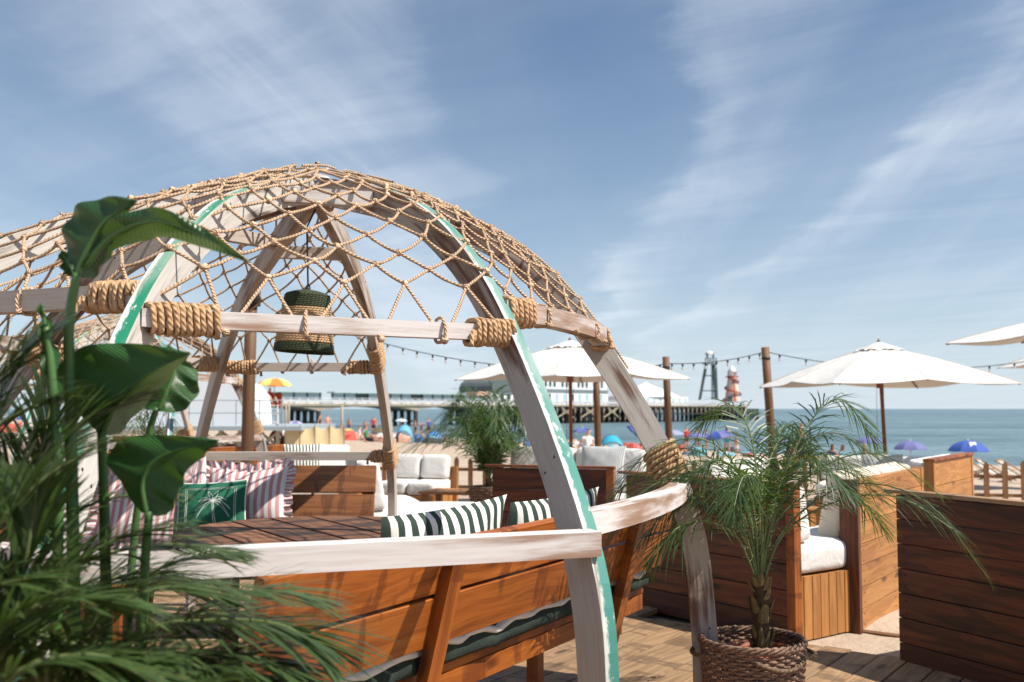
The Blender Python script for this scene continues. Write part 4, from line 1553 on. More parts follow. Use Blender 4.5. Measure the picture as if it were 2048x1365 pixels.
# ---------------------------------------------------------------- foreground plants (very near, bottom left)
def px_path(L):
    return [at(*q) for q in L]
areca = thing('palm_plant', 'large blurred palm filling the lower left foreground', 'palm', V((-0.95, 1.55, 0)))
near_f = [
    # (px, py, depth) along each stem
    ([(230, 1500, 1.55), (300, 1270, 1.5), (420, 1235, 1.48), (560, 1240, 1.45), (640, 1280, 1.42)], .20, 15),
    ([(120, 1560, 1.5), (170, 1330, 1.35), (300, 1290, 1.3), (430, 1330, 1.28)], .19, 15),
    ([(-60, 1500, 1.4), (-10, 1330, 1.3), (70, 1265, 1.22), (190, 1290, 1.18), (260, 1350, 1.15)], .17, 13),
    ([(60, 1600, 1.6), (90, 1200, 1.6), (180, 1120, 1.6), (330, 1085, 1.6), (480, 1100, 1.6)], .17, 18),
    ([(-120, 1500, 1.5), (-60, 1150, 1.5), (30, 980, 1.5), (150, 860, 1.5), (260, 800, 1.52)], .20, 20),
    ([(-160, 1400, 1.4), (-140, 1050, 1.4), (-80, 850, 1.4), (10, 740, 1.42), (60, 690, 1.45)], .20, 18),
    ([(-80, 1550, 1.6), (-20, 1250, 1.6), (70, 1080, 1.6), (210, 1000, 1.62), (330, 985, 1.65)], .18, 18),
    ([(0, 1600, 1.3), (20, 1330, 1.25), (60, 1150, 1.22), (80, 980, 1.25)], .20, 16),
    ([(-150, 1500, 1.2), (-120, 1300, 1.15), (-30, 1180, 1.15), (90, 1150, 1.15)], .18, 14),
    ([(160, 1600, 1.7), (190, 1320, 1.7), (260, 1180, 1.7), (360, 1120, 1.72), (440, 1110, 1.75)], .17, 16),
    ([(-60, 1650, 1.1), (-40, 1450, 1.05), (60, 1330, 1.0), (200, 1300, 1.0), (330, 1340, 1.0)], .15, 12),
    ([(-200, 1300, 1.7), (-150, 1000, 1.75), (-40, 900, 1.8), (90, 870, 1.85)], .22, 16),
    ([(260, 1600, 1.45), (330, 1400, 1.4), (440, 1330, 1.36), (560, 1360, 1.33)], .18, 13),
    ([(-100, 1450, 1.8), (-30, 1100, 1.85), (60, 950, 1.9), (180, 880, 1.95)], .22, 18),
    ([(150, 1650, 1.5), (230, 1430, 1.45), (360, 1310, 1.42), (500, 1300, 1.4), (620, 1345, 1.38)], .19, 15),
    ([(200, 1650, 1.6), (290, 1360, 1.6), (400, 1220, 1.6), (520, 1175, 1.6), (640, 1190, 1.6)], .18, 15),
    ([(330, 1650, 1.5), (400, 1450, 1.48), (500, 1370, 1.45), (620, 1370, 1.43)], .18, 13),
    ([(-20, 1600, 1.7), (20, 1300, 1.7), (60, 1080, 1.72), (90, 900, 1.75), (110, 760, 1.78)], .2, 18),
    ([(-80, 1600, 1.55), (-70, 1250, 1.55), (-50, 1000, 1.55), (-10, 820, 1.58), (40, 720, 1.6)], .2, 18),
    ([(20, 1650, 1.2), (90, 1430, 1.18), (200, 1330, 1.16), (320, 1300, 1.15)], .17, 15),
    ([(-40, 1600, 1.9), (30, 1330, 1.9), (150, 1200, 1.9), (290, 1150, 1.92), (420, 1160, 1.95)], .2, 18),
    ([(80, 1650, 1.8), (150, 1420, 1.8), (270, 1270, 1.8), (420, 1220, 1.8), (540, 1240, 1.8)], .2, 18),
    ([(-140, 1500, 1.25), (-100, 1250, 1.2), (-20, 1080, 1.2), (90, 960, 1.22), (190, 900, 1.25)], .19, 18),
    ([(-180, 1450, 1.35), (-150, 1150, 1.35), (-90, 960, 1.35), (0, 850, 1.38), (110, 800, 1.42)], .20, 18),
    ([(-100, 1600, 1.15), (-60, 1380, 1.1), (30, 1240, 1.08), (150, 1190, 1.08), (270, 1200, 1.1)], .16, 16),
    ([(40, 1600, 1.35), (100, 1400, 1.3), (210, 1230, 1.28), (330, 1170, 1.28), (450, 1180, 1.3)], .17, 16),
    ([(-40, 1650, 1.45), (10, 1380, 1.45), (110, 1180, 1.45), (230, 1080, 1.46), (350, 1050, 1.48)], .18, 18),
    ([(-220, 1500, 1.5), (-200, 1200, 1.5), (-140, 1050, 1.5), (-40, 1010, 1.5), (60, 1040, 1.5)], .20, 16),
    ([(140, 1650, 1.15), (200, 1480, 1.1), (310, 1390, 1.08), (430, 1380, 1.08)], .16, 14),
    ([(-60, 1700, 1.0), (0, 1520, .98), (100, 1420, .96), (230, 1400, .96)], .15, 13),
    ([(50, 1500, 1.75), (120, 1250, 1.8), (240, 1150, 1.85), (380, 1170, 1.9)], .2, 18),
]
for P, ln, n in near_f:
    P = [(a, b, 1.30 + (c - 1.0) * .72) for a, b, c in P]
    frond(areca, px_path(P), ln * 1.12, 0.0125, n * 3, [M['frond_near'], M['rachis']], 0.22, 0.006, 0.85, 0.22, 0.12, False, 0.14, 4)
mb = MB()
for i in range(5):
    a = i * 1.3
    mb.tube([V((-0.95 + .06 * math.cos(a), 1.55 + .06 * math.sin(a), 0.30)), V((-0.95 + .12 * math.cos(a), 1.55 + .12 * math.sin(a), 0.62))], [.016, .010], 6)
mb.build('stem', M['stalk'], areca, True)
mb = MB()
mb.lathe([(0.0, 0.0), (0.17, 0.0), (0.22, 0.34), (0.235, 0.34), (0.235, 0.37), (0.20, 0.37), (0.19, 0.31), (0, 0.31)], 28, V((-0.95, 1.55, 0)))
mb.build('planter', M['wicker'], areca, True)

def broad_leaf(parent, mid, wl, wr, nl, fold=0.0, tip=0.85, seg=18, wave=0.01, round_=False):
    """paddle leaf: mid = midrib points; wl / wr = half widths as world vectors (full-width direction) for left and right lamina"""
    path = spline(mid, max(4, seg // (len(mid) - 1)))
    N = len(path)
    mb = MB()
    def prof(t):
        if round_:
            return max(0.0, math.sin(math.pi * min(1, t ** 0.75))) ** 0.6
        return max(0.0, math.sin(math.pi * t ** 0.72)) ** 0.75
    for wv, flip in ((wl, False), (wr, True)):
        def fn(u, v):
            x = u * (N - 1.001); i = int(x); f = x - i
            p = lerp(path[i], path[i + 1], f)
            w = prof(u)
            bulge = nl * (fold * math.sin(math.pi * v * .5) * w * wv.length)
            rip = nl * (wave * math.sin(u * 21 + v * 2) * v)
            return p + wv * (w * v) + bulge + rip
        mb.grid(fn, 26, 8, 0, lambda u, v: (u * .6, v * .3), flip)
    o = mb.build('leaf', M['broad'], parent, True)
    mb = MB()
    mb.tube([p - nl * 0.002 for p in path], [lerp(.0065, .0012, i / (N - 1)) for i in range(N)], 6)
    mb.build('midrib', M['stalk'], o, True)
    return o
sb = V((-0.70, 1.75, 0))
strel = thing('broad_leaf_plant', 'tall plant with big dark paddle leaves in front of the left rib', 'plant', sb)
def stalk(L, r0, r1):
    mb = MB()
    P = spline(px_path(L), 6)
    mb.tube(P, [lerp(r0, r1, i / (len(P) - 1)) for i in range(len(P))], 7)
    mb.build('stalk', M['stalk'], strel, True)
tow = V((0, -1, 0))
# lower big leaf, base at bottom, tip to upper right
stalk([(240, 1600, 1.75), (225, 1200, 1.75), (215, 990, 1.74), (207, 862, 1.72)], .011, .008)
broad_leaf(strel, px_path([(207, 868, 1.72), (240, 800, 1.70), (300, 745, 1.68), (378, 706, 1.66)]),
           at(80, 755, 1.70) - at(207, 830, 1.70) + V((0, .03, 0)), at(262, 850, 1.85) - at(222, 820, 1.72), tow, 0.10)
# rounded leaf behind it
stalk([(262, 1500, 1.95), (275, 1100, 1.95), (300, 880, 1.94), (315, 815, 1.93)], .009, .006)
broad_leaf(strel, px_path([(318, 822, 1.93), (335, 780, 1.93), (350, 735, 1.94), (335, 690, 1.95)]),
           at(278, 775, 1.92) - at(330, 770, 1.92), at(392, 790, 1.95) - at(335, 770, 1.93), tow, 0.06, round_=True)
# dark leaf low, folded, tip to the right
stalk([(300, 1600, 1.65), (298, 1300, 1.65), (300, 1120, 1.64), (305, 1020, 1.62)], .009, .007)
broad_leaf(strel, px_path([(300, 1028, 1.62), (290, 960, 1.61), (330, 910, 1.60), (438, 880, 1.58)]),
           at(225, 925, 1.66) - at(290, 975, 1.62), at(385, 985, 1.66) - at(310, 960, 1.62), tow, 0.10)
# tall stalk and the leaf that bends over at the top
stalk([(175, 1600, 1.68), (160, 1150, 1.68), (140, 760, 1.68), (136, 640, 1.67), (148, 545, 1.66)], .012, .0075)
broad_leaf(strel, px_path([(146, 552, 1.66), (165, 500, 1.65), (200, 440, 1.64), (262, 396, 1.63)]),
           at(132, 405, 1.66) - at(182, 462, 1.65) + V((0, .02, 0)), at(232, 500, 1.72) - at(190, 470, 1.65), tow, 0.12)
broad_leaf(strel, px_path([(160, 535, 1.66), (215, 470, 1.64), (300, 438, 1.60), (400, 470, 1.57), (497, 524, 1.55)]),
           at(262, 428, 1.62) - at(265, 455, 1.62), at(285, 496, 1.70) - at(265, 455, 1.62), tow, 0.35)
broad_leaf(strel, px_path([(146, 545, 1.67), (130, 525, 1.68), (115, 500, 1.69)]),
           at(118, 535, 1.68) - at(130, 520, 1.68), at(150, 510, 1.68) - at(130, 520, 1.68), tow, 0.05)
# rolled young spear
stalk([(130, 1600, 1.6), (125, 1000, 1.6), (105, 760, 1.6), (88, 650, 1.6)], .010, .006)
broad_leaf(strel, px_path([(112, 800, 1.6), (98, 720, 1.6), (86, 650, 1.6), (77, 605, 1.6)]),
           at(84, 715, 1.6) - at(98, 718, 1.6), at(122, 730, 1.62) - at(98, 718, 1.6), tow, 0.25)
mb = MB()
mb.lathe([(0.0, 0.0), (0.15, 0.0), (0.19, 0.33), (0.205, 0.33), (0.205, 0.36), (0.175, 0.36), (0.17, 0.30), (0, 0.30)], 28, sb + V((-.03, .15, 0)))
mb.build('planter', M['wicker'], strel, True)

# ================================================================ BOOTHS: plank-backed sofas
def cushion_block(root, name, c, x, y, size, mat, seed=0.0, puff=0.02):
    """boxy upholstered block with soft rounded edges and a slight crown"""
    x = x.normalized(); y = (y - x * y.dot(x)).normalized(); z = x.cross(y)
    w, d, h = size
    mb = MB()
    n = 12
    def sup(a, e=0.16):
        return a
    def sidefn(axis, sign):
        def fn(u, v):
            a, b = 2 * u - 1, 2 * v - 1
            p = [0, 0, 0]
            o = [i for i in range(3) if i != axis]
            p[axis] = sign; p[o[0]] = a; p[o[1]] = b
            # round the cube: push to a rounded box
            dims = (w / 2, d / 2, h / 2)
            r = min(dims) * 0.55
            q = V((p[0] * dims[0], p[1] * dims[1], p[2] * dims[2]))
            inner = V([max(-(dims[i] - r), min(dims[i] - r, q[i])) for i in range(3)])
            e = q - inner
            if e.length > 1e-6:
                q = inner + e.normalized() * min(r, e.length if sum(1 for i in range(3) if abs(e[i]) > 1e-6) == 1 else r)
            crown = puff * (1 - (q.x / dims[0]) ** 2) * (1 - (q.y / dims[1]) ** 2) * (1 if q.z > 0 else 0)
            wr = 0.004 * math.sin(q.x * 21 + seed) * math.sin(q.y * 17 + seed * 2) + 0.005 * math.sin(q.z * 40 + q.x * 9 + seed)
            q = q * (1 + wr)
            q.z += crown
            return c + x * q.x + y * q.y + z * q.z
        return fn
    for axis in range(3):
        for sign in (-1, 1):
            mb.grid(sidefn(axis, sign), n, n, 0, None, (sign < 0) ^ (axis == 1))
    return mb.build(name, mat, root, True)
def board_wall(root, p0, p1, z0, z1, n, th, mat, name='board', cap=None, jog=0.0):
    d = (p1 - p0); L = d.length; d = d.normalized()
    R = axes(d)
    hb = (z1 - z0) / n
    for i in range(n):
        c = (p0 + p1) / 2 + V((0, 0, z0 + (i + .5) * hb)) + (R @ V((0, 1, 0))) * rnd(-.0015, .0015)
        plank(name, root, c, (round(L - rnd(0, jog), 3), th, hb - 0.004), R, mat)
def upright_boards(root, p0, p1, z0, z1, n, th, mat, name='front_board'):
    d = (p1 - p0); L = d.length; d = d.normalized()
    w = L / n
    side = V((-d.y, d.x, 0))
    R = Matrix((V((0, 0, 1)), d, V((0, 0, 1)).cross(d))).transposed()
    for i in range(n):
        c = p0 + d * (w * (i + .5)) + V((0, 0, (z0 + z1) / 2 + rnd(-.002, .002))) + side * rnd(-.0015, .0015)
        plank(name, root, c, (round(z1 - z0, 3), w - 0.005, th), R, mat)
def post(root, p, z0, z1, w, d, mat, dirv, name='post'):
    mb = MB()
    R = axes(dirv)
    mb.box(p + V((0, 0, (z0 + z1) / 2)), (w, d, z1 - z0), R)
    return mb.build(name, mat, root)
def V2(x, y):
    return V((x, y, 0))
def sofa(label, p0, p1, side, H=0.88, th=0.05, n=6, wall=None, seatw=0.58, seat_h=0.34, cush=0.17, ncush=2, ends=(True, True), back_cush=True, back_mat=None, cloth_=None, cap=None, sink=0.0, group=None, back_h=.44):
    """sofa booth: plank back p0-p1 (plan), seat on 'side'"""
    wall = wall or M['shaded_redwood']; cloth_ = cloth_ or M['white_cloth']
    p0 = V2(*p0); p1 = V2(*p1)
    d = (p1 - p0); L = d.length; d.normalize()
    s = V((d.y, -d.x, 0))
    if s.dot(V2(*side)) < 0: s = -s
    root = thing('sofa_booth', label, 'sofa', (p0 + p1) / 2 + V((0, 0, sink)), group)
    board_wall(root, p0 + V((0, 0, 0)), p1, sink, H, n, th, wall)
    for f, on in ((0.0, ends[0]), (1.0, ends[1])):
        if on:
            q = lerp(p0, p1, f) + d * (0.032 if f else -0.032)
            post(root, q, sink, H + 0.004, 0.06, th + 0.012, M['orange'] if wall is M['shaded_redwood'] else M['pine'], d)  # lit ends of the dark backs: same wood in the brighter orange
    if cap:
        mb = MB()
        mb.bar(p0 - d * .07 + V((0, 0, H + .014)), p1 + d * .07 + V((0, 0, H + .014)), th + .03, .02)
        mb.build('cap_rail', cap, root)
    a = p0 + s * (th / 2 + 0.01); b = p1 + s * (th / 2 + 0.01)
    fr = s * (seatw)
    upright_boards(root, a + fr, b + fr, sink + 0.0, seat_h, max(4, int(L / 0.085)), 0.022, M['pine'])
    upright_boards(root, b + d * 0.0, b + fr, sink, seat_h, 7, 0.022, M['pine'], 'end_board')
    upright_boards(root, a, a + fr, sink, seat_h, 7, 0.022, M['pine'], 'end_board')
    mb = MB()
    mb.box((a + b) / 2 + fr / 2 + V((0, 0, seat_h - .02)), (L - .03, seatw - .03, .02), axes(d))
    mb.build('seat_panel', M['pine'], root)
    for i in range(ncush):
        c = lerp(a, b, (i + .5) / ncush) + fr * 0.5 + V((0, 0, seat_h + cush / 2))
        cushion_block(root, 'seat_cushion', c, d, s, (L / ncush - .01, seatw + .01, cush), cloth_, i * 3.1 + p0.x)
        if back_cush:
            c2 = lerp(a, b, (i + .5) / ncush) + s * 0.10 + V((0, 0, seat_h + cush + back_h / 2))
            cushion_block(root, 'back_cushion', c2, d, (V((0, 0, 1)) - s * .18), (L / ncush - .015, back_h, .16), back_mat or cloth_, i * 1.7 + p0.y, 0.01)
    return root

def screws(root, p0, p1, z0, z1, n, side, th):
    p0 = V2(*p0); p1 = V2(*p1)
    d = (p1 - p0).normalized(); s = V((d.y, -d.x, 0))
    if s.dot(V2(*side)) < 0: s = -s
    mb = MB()
    hb = (z1 - z0) / n
    for i in range(n):
        for e in (p0 + d * .05, p1 - d * .05, lerp(p0, p1, .5)):
            for f in (.25, .75):
                c = e + d * rnd(-.006, .006) + V((0, 0, z0 + (i + f) * hb + rnd(-.005, .005))) + s * (th / 2)
                mb.tube([c - s * .002, c + s * .0022], .0042, 6)
    mb.build('screw_head', M['black'], root)['kind'] = 'stuff'
# booth A: dark back towards us, its seat end and golden panel open to the right
A0 = on_plane(1256, 1196, 0.0); A1 = on_plane(1572, 1267, 0.0)
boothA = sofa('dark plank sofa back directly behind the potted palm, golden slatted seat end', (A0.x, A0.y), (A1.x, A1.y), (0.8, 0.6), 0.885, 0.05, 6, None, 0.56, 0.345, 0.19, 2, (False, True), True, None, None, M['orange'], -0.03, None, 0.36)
# booth W2: golden planks running away, near wall end coloured dark for its shade, cream back cushion
W0 = on_plane(1697, 1243, 0.0); vdir = V((0.585, 0.811, 0))
W1 = W0 + vdir * 1.62
boothW = sofa('golden plank sofa with cream back cushions beside the slatted seat end', (W0.x + .02, W0.y + .03), (W1.x, W1.y), (-0.8, 0.6), 0.90, 0.055, 7, M['pine'], 0.52, 0.36, 0.14, 2, (False, True), True, M['cream_cloth'], None, None, -0.05)
post(boothW, W0 + V((-.012, .0, 0)), -0.05, 0.905, 0.05, 0.115, M['shaded_redwood'], vdir, 'shaded_wall_end')  # dark wood stands in for shade on the unlit end of the golden wall
W3a = W1 + vdir * 0.32 + V((.05, 0.05, 0)); W3b = W3a + vdir * 1.35
boothX = sofa('golden plank sofa farther back, right of the white parasol pole', (W3a.x, W3a.y), (W3b.x, W3b.y), (-0.8, 0.6), 0.93, 0.06, 5, M['pine'], 0.55, 0.36, 0.14, 2, (True, True), True, None, None, M['orange'], -0.05)
# booth R: big dark back at the right edge
R0 = on_plane(1785, 1306, 0.0); R1 = R0 + V((0.44, -0.90, 0)).normalized() * 2.3
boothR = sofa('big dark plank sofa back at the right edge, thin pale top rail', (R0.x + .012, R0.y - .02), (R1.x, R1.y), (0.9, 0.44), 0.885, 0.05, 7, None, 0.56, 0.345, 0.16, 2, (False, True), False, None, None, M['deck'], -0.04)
# booth B: dark back in the middle distance with white cushions showing above
B0 = on_plane(987, 934, 0.86); B1 = on_plane(1212, 938, 0.86)
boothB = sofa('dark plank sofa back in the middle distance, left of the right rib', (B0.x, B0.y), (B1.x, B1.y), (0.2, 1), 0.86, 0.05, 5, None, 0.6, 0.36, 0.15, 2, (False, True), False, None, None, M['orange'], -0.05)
screws(boothA, (A0.x, A0.y), (A1.x, A1.y), -.03, .885, 6, (-.8, -.6), .05)
screws(boothR, (R0.x + .012, R0.y - .02), (R1.x, R1.y), -.04, .885, 7, (-.9, -.44), .05)
screws(boothW, (W0.x + .05, W0.y + .07), (W1.x, W1.y), -.05, .90, 7, (.8, -.6), .055)
screws(boothX, (W3a.x, W3a.y), (W3b.x, W3b.y), -.05, .93, 5, (.8, -.6), .06)
# white sofas behind
def low_sofa(label, p0, p1, side, **k):
    return sofa(label, p0, p1, side, k.pop('H', 0.74), 0.04, 4, M['pine'], k.pop('seatw', .66), 0.30, 0.17, k.pop('ncush', 2), (True, True), True, None, None, None, -0.05, None, k.pop('bh', .42))
low_sofa('white cushioned sofa at the end of the brown bench, striped cushions on it', (-1.72, 10.15), (-1.30, 8.55), (1, .25))
low_sofa('white cushioned sofa in front of the picket fence, behind the dense palm', (-1.45, 12.9), (-0.75, 12.7), (0.2, -1), H=0.62, bh=.30)
low_sofa('long white sofa behind the dark middle distance sofa back', (0.05, 11.3), (1.45, 10.6), (-0.4, -1), H=0.80, bh=.46)
low_sofa('white sofa behind the palm crown, in front of the right pole', (2.3, 12.3), (3.1, 12.7), (0.3, -1), H=0.55, bh=.26)
low_sofa('white sofa beyond the golden plank booths, below the white parasol', (3.9, 12.6), (5.2, 12.0), (0, -1), H=0.60, bh=.30)
low_sofa('white sofa far behind the back bench beside the second dome', (-3.1, 12.6), (-2.1, 12.9), (0.2, -1), H=0.72)
ott = thing('ottoman', 'white upholstered square stool beside the dark wicker basket', 'stool', V((-0.62, 9.25, 0)))
upright_boards(ott, V2(-.90, 8.98), V2(-.32, 8.98), -.05, .30, 7, .022, M['orange'])
upright_boards(ott, V2(-.32, 8.98), V2(-.32, 9.52), -.05, .30, 7, .022, M['orange'])
upright_boards(ott, V2(-.90, 9.52), V2(-.90, 8.98), -.05, .30, 7, .022, M['orange'])
upright_boards(ott, V2(-.32, 9.52), V2(-.90, 9.52), -.05, .30, 7, .022, M['orange'])
cushion_block(ott, 'seat_cushion', V((-.61, 9.25, .385)), V((1, 0, 0)), V((0, 1, 0)), (.60, .56, .17), M['white_cloth'], 1.0)
# small timber tables between sofas
def low_table(label, c, w, d, ang, h=0.40):
    x = V((math.cos(ang), math.sin(ang), 0)); y = V((-x.y, x.x, 0))
    root = thing('low_table', label, 'table', c)
    R = axes(x)
    for i in range(5):
        plank('top_board', root, c + y * (d / 5 * (i - 2)) + V((0, 0, h)), (w, d / 5 - .008, .03), R, M['pine'])
    for sx in (-1, 1):
        for sy in (-1, 1):
            post(root, c + x * (sx * (w / 2 - .06)) + y * (sy * (d / 2 - .06)), -0.05, h - .016, .07, .07, M['pine'], x, 'leg')
    return root
low_table('low slatted table between the white sofas behind the palm', V((2.35, 9.6, 0)), 1.0, .6, .5)
low_table('low slatted table in front of the white sofa at the fence', V((-0.55, 11.5, 0)), 0.9, .55, -.3)
# thin striped cushions on the far sofas
pillow('cushion', 'thin striped cushion on the long white sofa, seen through palm leaflets', None, V((0.95, 10.55, .76)), V((.9, -.44, 0)), V((.1, .25, .95)), .5, .42, .12, M['thin_stripe'], 0, 5)
pillow('cushion', 'thin striped cushion propped on the white sofa at the end of the bench', None, V((-1.42, 9.2, .74)), V((.3, -1, 0)), V((-.25, 0, .95)), .48, .40, .12, M['thin_stripe'], 0, 6)
pillow('cushion', 'thin striped cushion on the sofa below the white parasol', None, V((4.4, 11.9, .62)), V((1, -.3, 0)), V((0, .25, .95)), .48, .40, .12, M['thin_stripe'], 0, 7)
pillow('cushion', 'striped cushion on the white sofa far behind the back bench', None, V((-2.6, 12.4, .72)), V((1, .3, 0)), V((0, .25, .95)), .48, .40, .12, M['green_stripe'], 0, 8)

# ================================================================ PARASOLS
def parasol(label, c, z_tip, z_top, half, rot, lean=(0, 0)):
    root = thing('parasol', label, 'parasol', c, 'white square parasols')
    lx, ly = lean
    top = c + V((lx, ly, z_top)); foot = c.copy(); 
    mb = MB()
    mb.tube([foot + V((0, 0, -.05)), lerp(foot, top, .33)], 0.026, 10)
    mb.build('lower_pole', M['teak'], root, True)
    mb = MB()
    mb.tube([lerp(foot, top, .33), lerp(foot, top, .36)], 0.030, 10)
    mb.build('ferrule', M['cream_cloth'], root, True)
    mb = MB()
    mb.tube([lerp(foot, top, .36), top + V((0, 0, .02))], 0.026, 10)
    mb.build('pole', M['teak'], root, True)
    mb = MB()
    mb.lathe([(0.0, .0), (.028, .01), (.02, .04), (.012, .055), (.0, .07)], 10, top + V((0, 0, .03)))
    mb.build('finial', M['teak'], root, True)
    x = V((math.cos(rot), math.sin(rot), 0)); y = V((-x.y, x.x, 0))
    tips = []
    for k in range(8):
        a = math.pi / 4 * k
        cx_, cy_ = math.cos(a), math.sin(a)
        m_ = max(abs(cx_), abs(cy_))
        r = (cx_ / m_, cy_ / m_)
        drop = 0 if k % 2 else 0.05
        tips.append(top + x * (r[0] * half) + y * (r[1] * half) + V((0, 0, z_tip - z_top + drop)))
    mb = MB()
    nseg = 8
    for k in range(8):
        a, b = tips[k], tips[(k + 1) % 8]
        t0 = top
        def fn(u, v, lift=0.0):
            e = lerp(a, b, v)
            p = lerp(t0, e, u)
            p = p + V((0, 0, 1)) * (0.055 * math.sin(math.pi * u) * .55 - 0.09 * math.sin(math.pi * v) * u * u * .55)
            p = p + (t0 - e) * (0.05 * math.sin(math.pi * v) * u * u)
            return p
        mb.grid(lambda u, v: fn(u, v) + V((0, 0, .006)), nseg, 6)
        mb.grid(lambda u, v: fn(u, v) + V((0, 0, .000)), nseg, 6, 0, None, True)
    o = mb.build('canopy', M['white_cloth'], root, True)
    mb = MB()
    for k in range(8):
        a, b = lerp(top, tips[k], .2), lerp(top, tips[(k + 1) % 8], .2)
        mb.grid(lambda u, v: lerp(top + V((0, 0, .06)), lerp(a, b, v) + V((0, 0, .04 + .012 * math.sin(v * 9))), u), 4, 5)
    mb.build('vent', M['white_cloth'], o, True)
    hub = lerp(foot, top, 1) + V((0, 0, -(z_top - z_tip) * .95))
    for k in range(8):
        mb = MB()
        pts = [lerp(top, tips[k], f) + V((0, 0, 0.055 * math.sin(math.pi * f) * .55 - .016)) for f in (0, .25, .5, .75, .985)]
        mb.tube(pts, 0.009, 5)
        rb = mb.build('rib', M['teak'], root)
        mb = MB()
        mb.tube([hub, pts[2]], 0.008, 5)
        mb.build('strut', M['teak'], rb)
        mb = MB()
        mb.tube([q + V((0, 0, .025)) for q in pts], 0.0045, 4)
        mb.build('seam', M['cream_cloth'], o)
    mb = MB()
    mb.lathe([(0.026, -.06), (.045, -.05), (.05, .02), (.03, .05)], 10, hub)
    mb.tube([hub + V((.05, 0, -.02)), hub + V((.055, 0, -.8)), hub + V((.052, 0, -1.0))], 0.003, 4)
    mb.tube([hub + V((-.045, 0, -.02)), hub + V((-.05, 0, -.9))], 0.003, 4)
    mb.build('hub', M['teak'], root, True)
    return root
PX = at(1762, 818, 13.6)
parasol('white parasol over the golden booths, clear of the right pole', V((5.10, 13.6, -.05)), at(0, 762, 13.6).z - .02, at(0, 692, 13.6).z + .05, 1.25, 0.12, (-.08, 0))
parasol('white parasol partly behind the right ribs of the nearest dome', V((0.83, 13.9, -.05)), at(0, 748, 13.9).z - .03, at(0, 690, 13.9).z + .06, 1.18, 0.62, (-.02, 0))
parasol('white parasol cut off by the right edge of the picture, higher one', V((6.62, 10.8, -.05)), at(0, 668, 10.8).z - .02, at(0, 600, 10.8).z, 1.25, 0.42)
parasol('white parasol of which only one corner shows at the right edge', V((10.62, 18.0, -.05)), at(0, 726, 18).z, at(0, 670, 18).z, 1.25, 0.0)

# ================================================================ POLES AND STRING LIGHTS
poles = {}
def pole(label, px, Y, py_top, lean, r=0.055):
    b = at(px, HORIZON, Y); b.z = sand_z(b.x, b.y) - .1
    t = V((b.x + lean, b.y, at(px, py_top, Y).z))
    root = thing('timber_pole', label, 'pole', b, 'string light poles')
    mb = MB()
    mb.tube([b, lerp(b, t, .35) + V((.006, 0, 0)), lerp(b, t, .7), t], [r * 1.05, r, r * .97, r * .93], 14)
    mb.build('pole', M['pole'], root, True)
    mb = MB()
    for k in range(3):
        mb.lathe([(r * 1.02, -.02 + k * .012), (r * 1.06, -.014 + k * .012), (r * 1.02, -.008 + k * .012)], 14, lerp(b, t, .93))
    mb.build('wire_band', M['black'], root, True)
    poles[label] = t
    return t
pA = pole('round timber pole left of the white parasol, clear against the sea', 1547, 15.2, 695, -.12, .066)
pB = pole('round timber pole at the right tip of the middle parasol', 1340, 14.8, 714, -.06)
pC = pole('round timber pole under the middle parasol', 1197, 15.6, 732, -.04)
pD = pole('round timber pole behind the back left of the dome netting', 494, 9.4, 612, .03, .06)
lampcap = thing('post_lamp', 'black cylindrical lamp on top of the pole behind the netting', 'lamp', pD)
mb = MB()
mb.lathe([(0.0, -.06), (.085, -.06), (.085, .075), (.07, .085), (0, .085)], 20, pD + V((0, 0, .06)))
mb.build('housing', M['black'], lampcap, True)
bulb_sock = MB(); bulb_sock.lathe([(0.0, .0), (.020, .0), (.022, -.025), (.015, -.06), (.0, -.06)], 8)
SOCK = bulb_sock.mesh('socket', M['black'], True)
gm, gnt, gb = new_mat('clear_bulb')
gb.inputs['Base Color'].default_value = (0.8, 0.8, 0.78, 1)
gb.inputs['Roughness'].default_value = 0.15
gb.inputs['Transmission Weight'].default_value = 0.6
bb = MB(); bb.lathe([(0.012, -.06), (.024, -.085), (.026, -.105), (.015, -.125), (.0, -.13)], 8)
BULB = bb.mesh('bulb', gm, True)
def lights(label, a, b, sag, n):
    root = thing('string_lights', label, 'string lights', a, 'festoon lights between the poles')
    mb = MB()
    P = [lerp(a, b, i / 40) - V((0, 0, sag * 4 * (i / 40) * (1 - i / 40))) for i in range(41)]
    mb.tube(P, 0.007, 5)
    mb.build('cable', M['black'], root, True)
    for i in range(n):
        f = (i + .5 + rnd(-.06, .06)) / n
        p = lerp(a, b, f) - V((0, 0, sag * 4 * f * (1 - f)))
        for nm, me in (('socket', SOCK), ('bulb', BULB)):
            o = link(nm, me, root)
            o.matrix_basis = Matrix.Translation(p) @ Matrix.Scale(.78, 4)
    return root
tA = pA - V((0, 0, .07)); tB = pB - V((0, 0, .10)); tC = pC - V((0, 0, .05))
lights('festoon lights between the two poles either side of the far helter skelter', tB, tA, 0.06, 9)
lights('festoon lights running right from the pole behind the white parasol', tA, at(2300, 664, 16.4), 0.42, 15)
lights('short festoon lights under the middle parasol', tC, tB, 0.05, 6)
lights('festoon lights running left behind the nearest dome', at(700, 668, 15.0), tC, 0.16, 17)

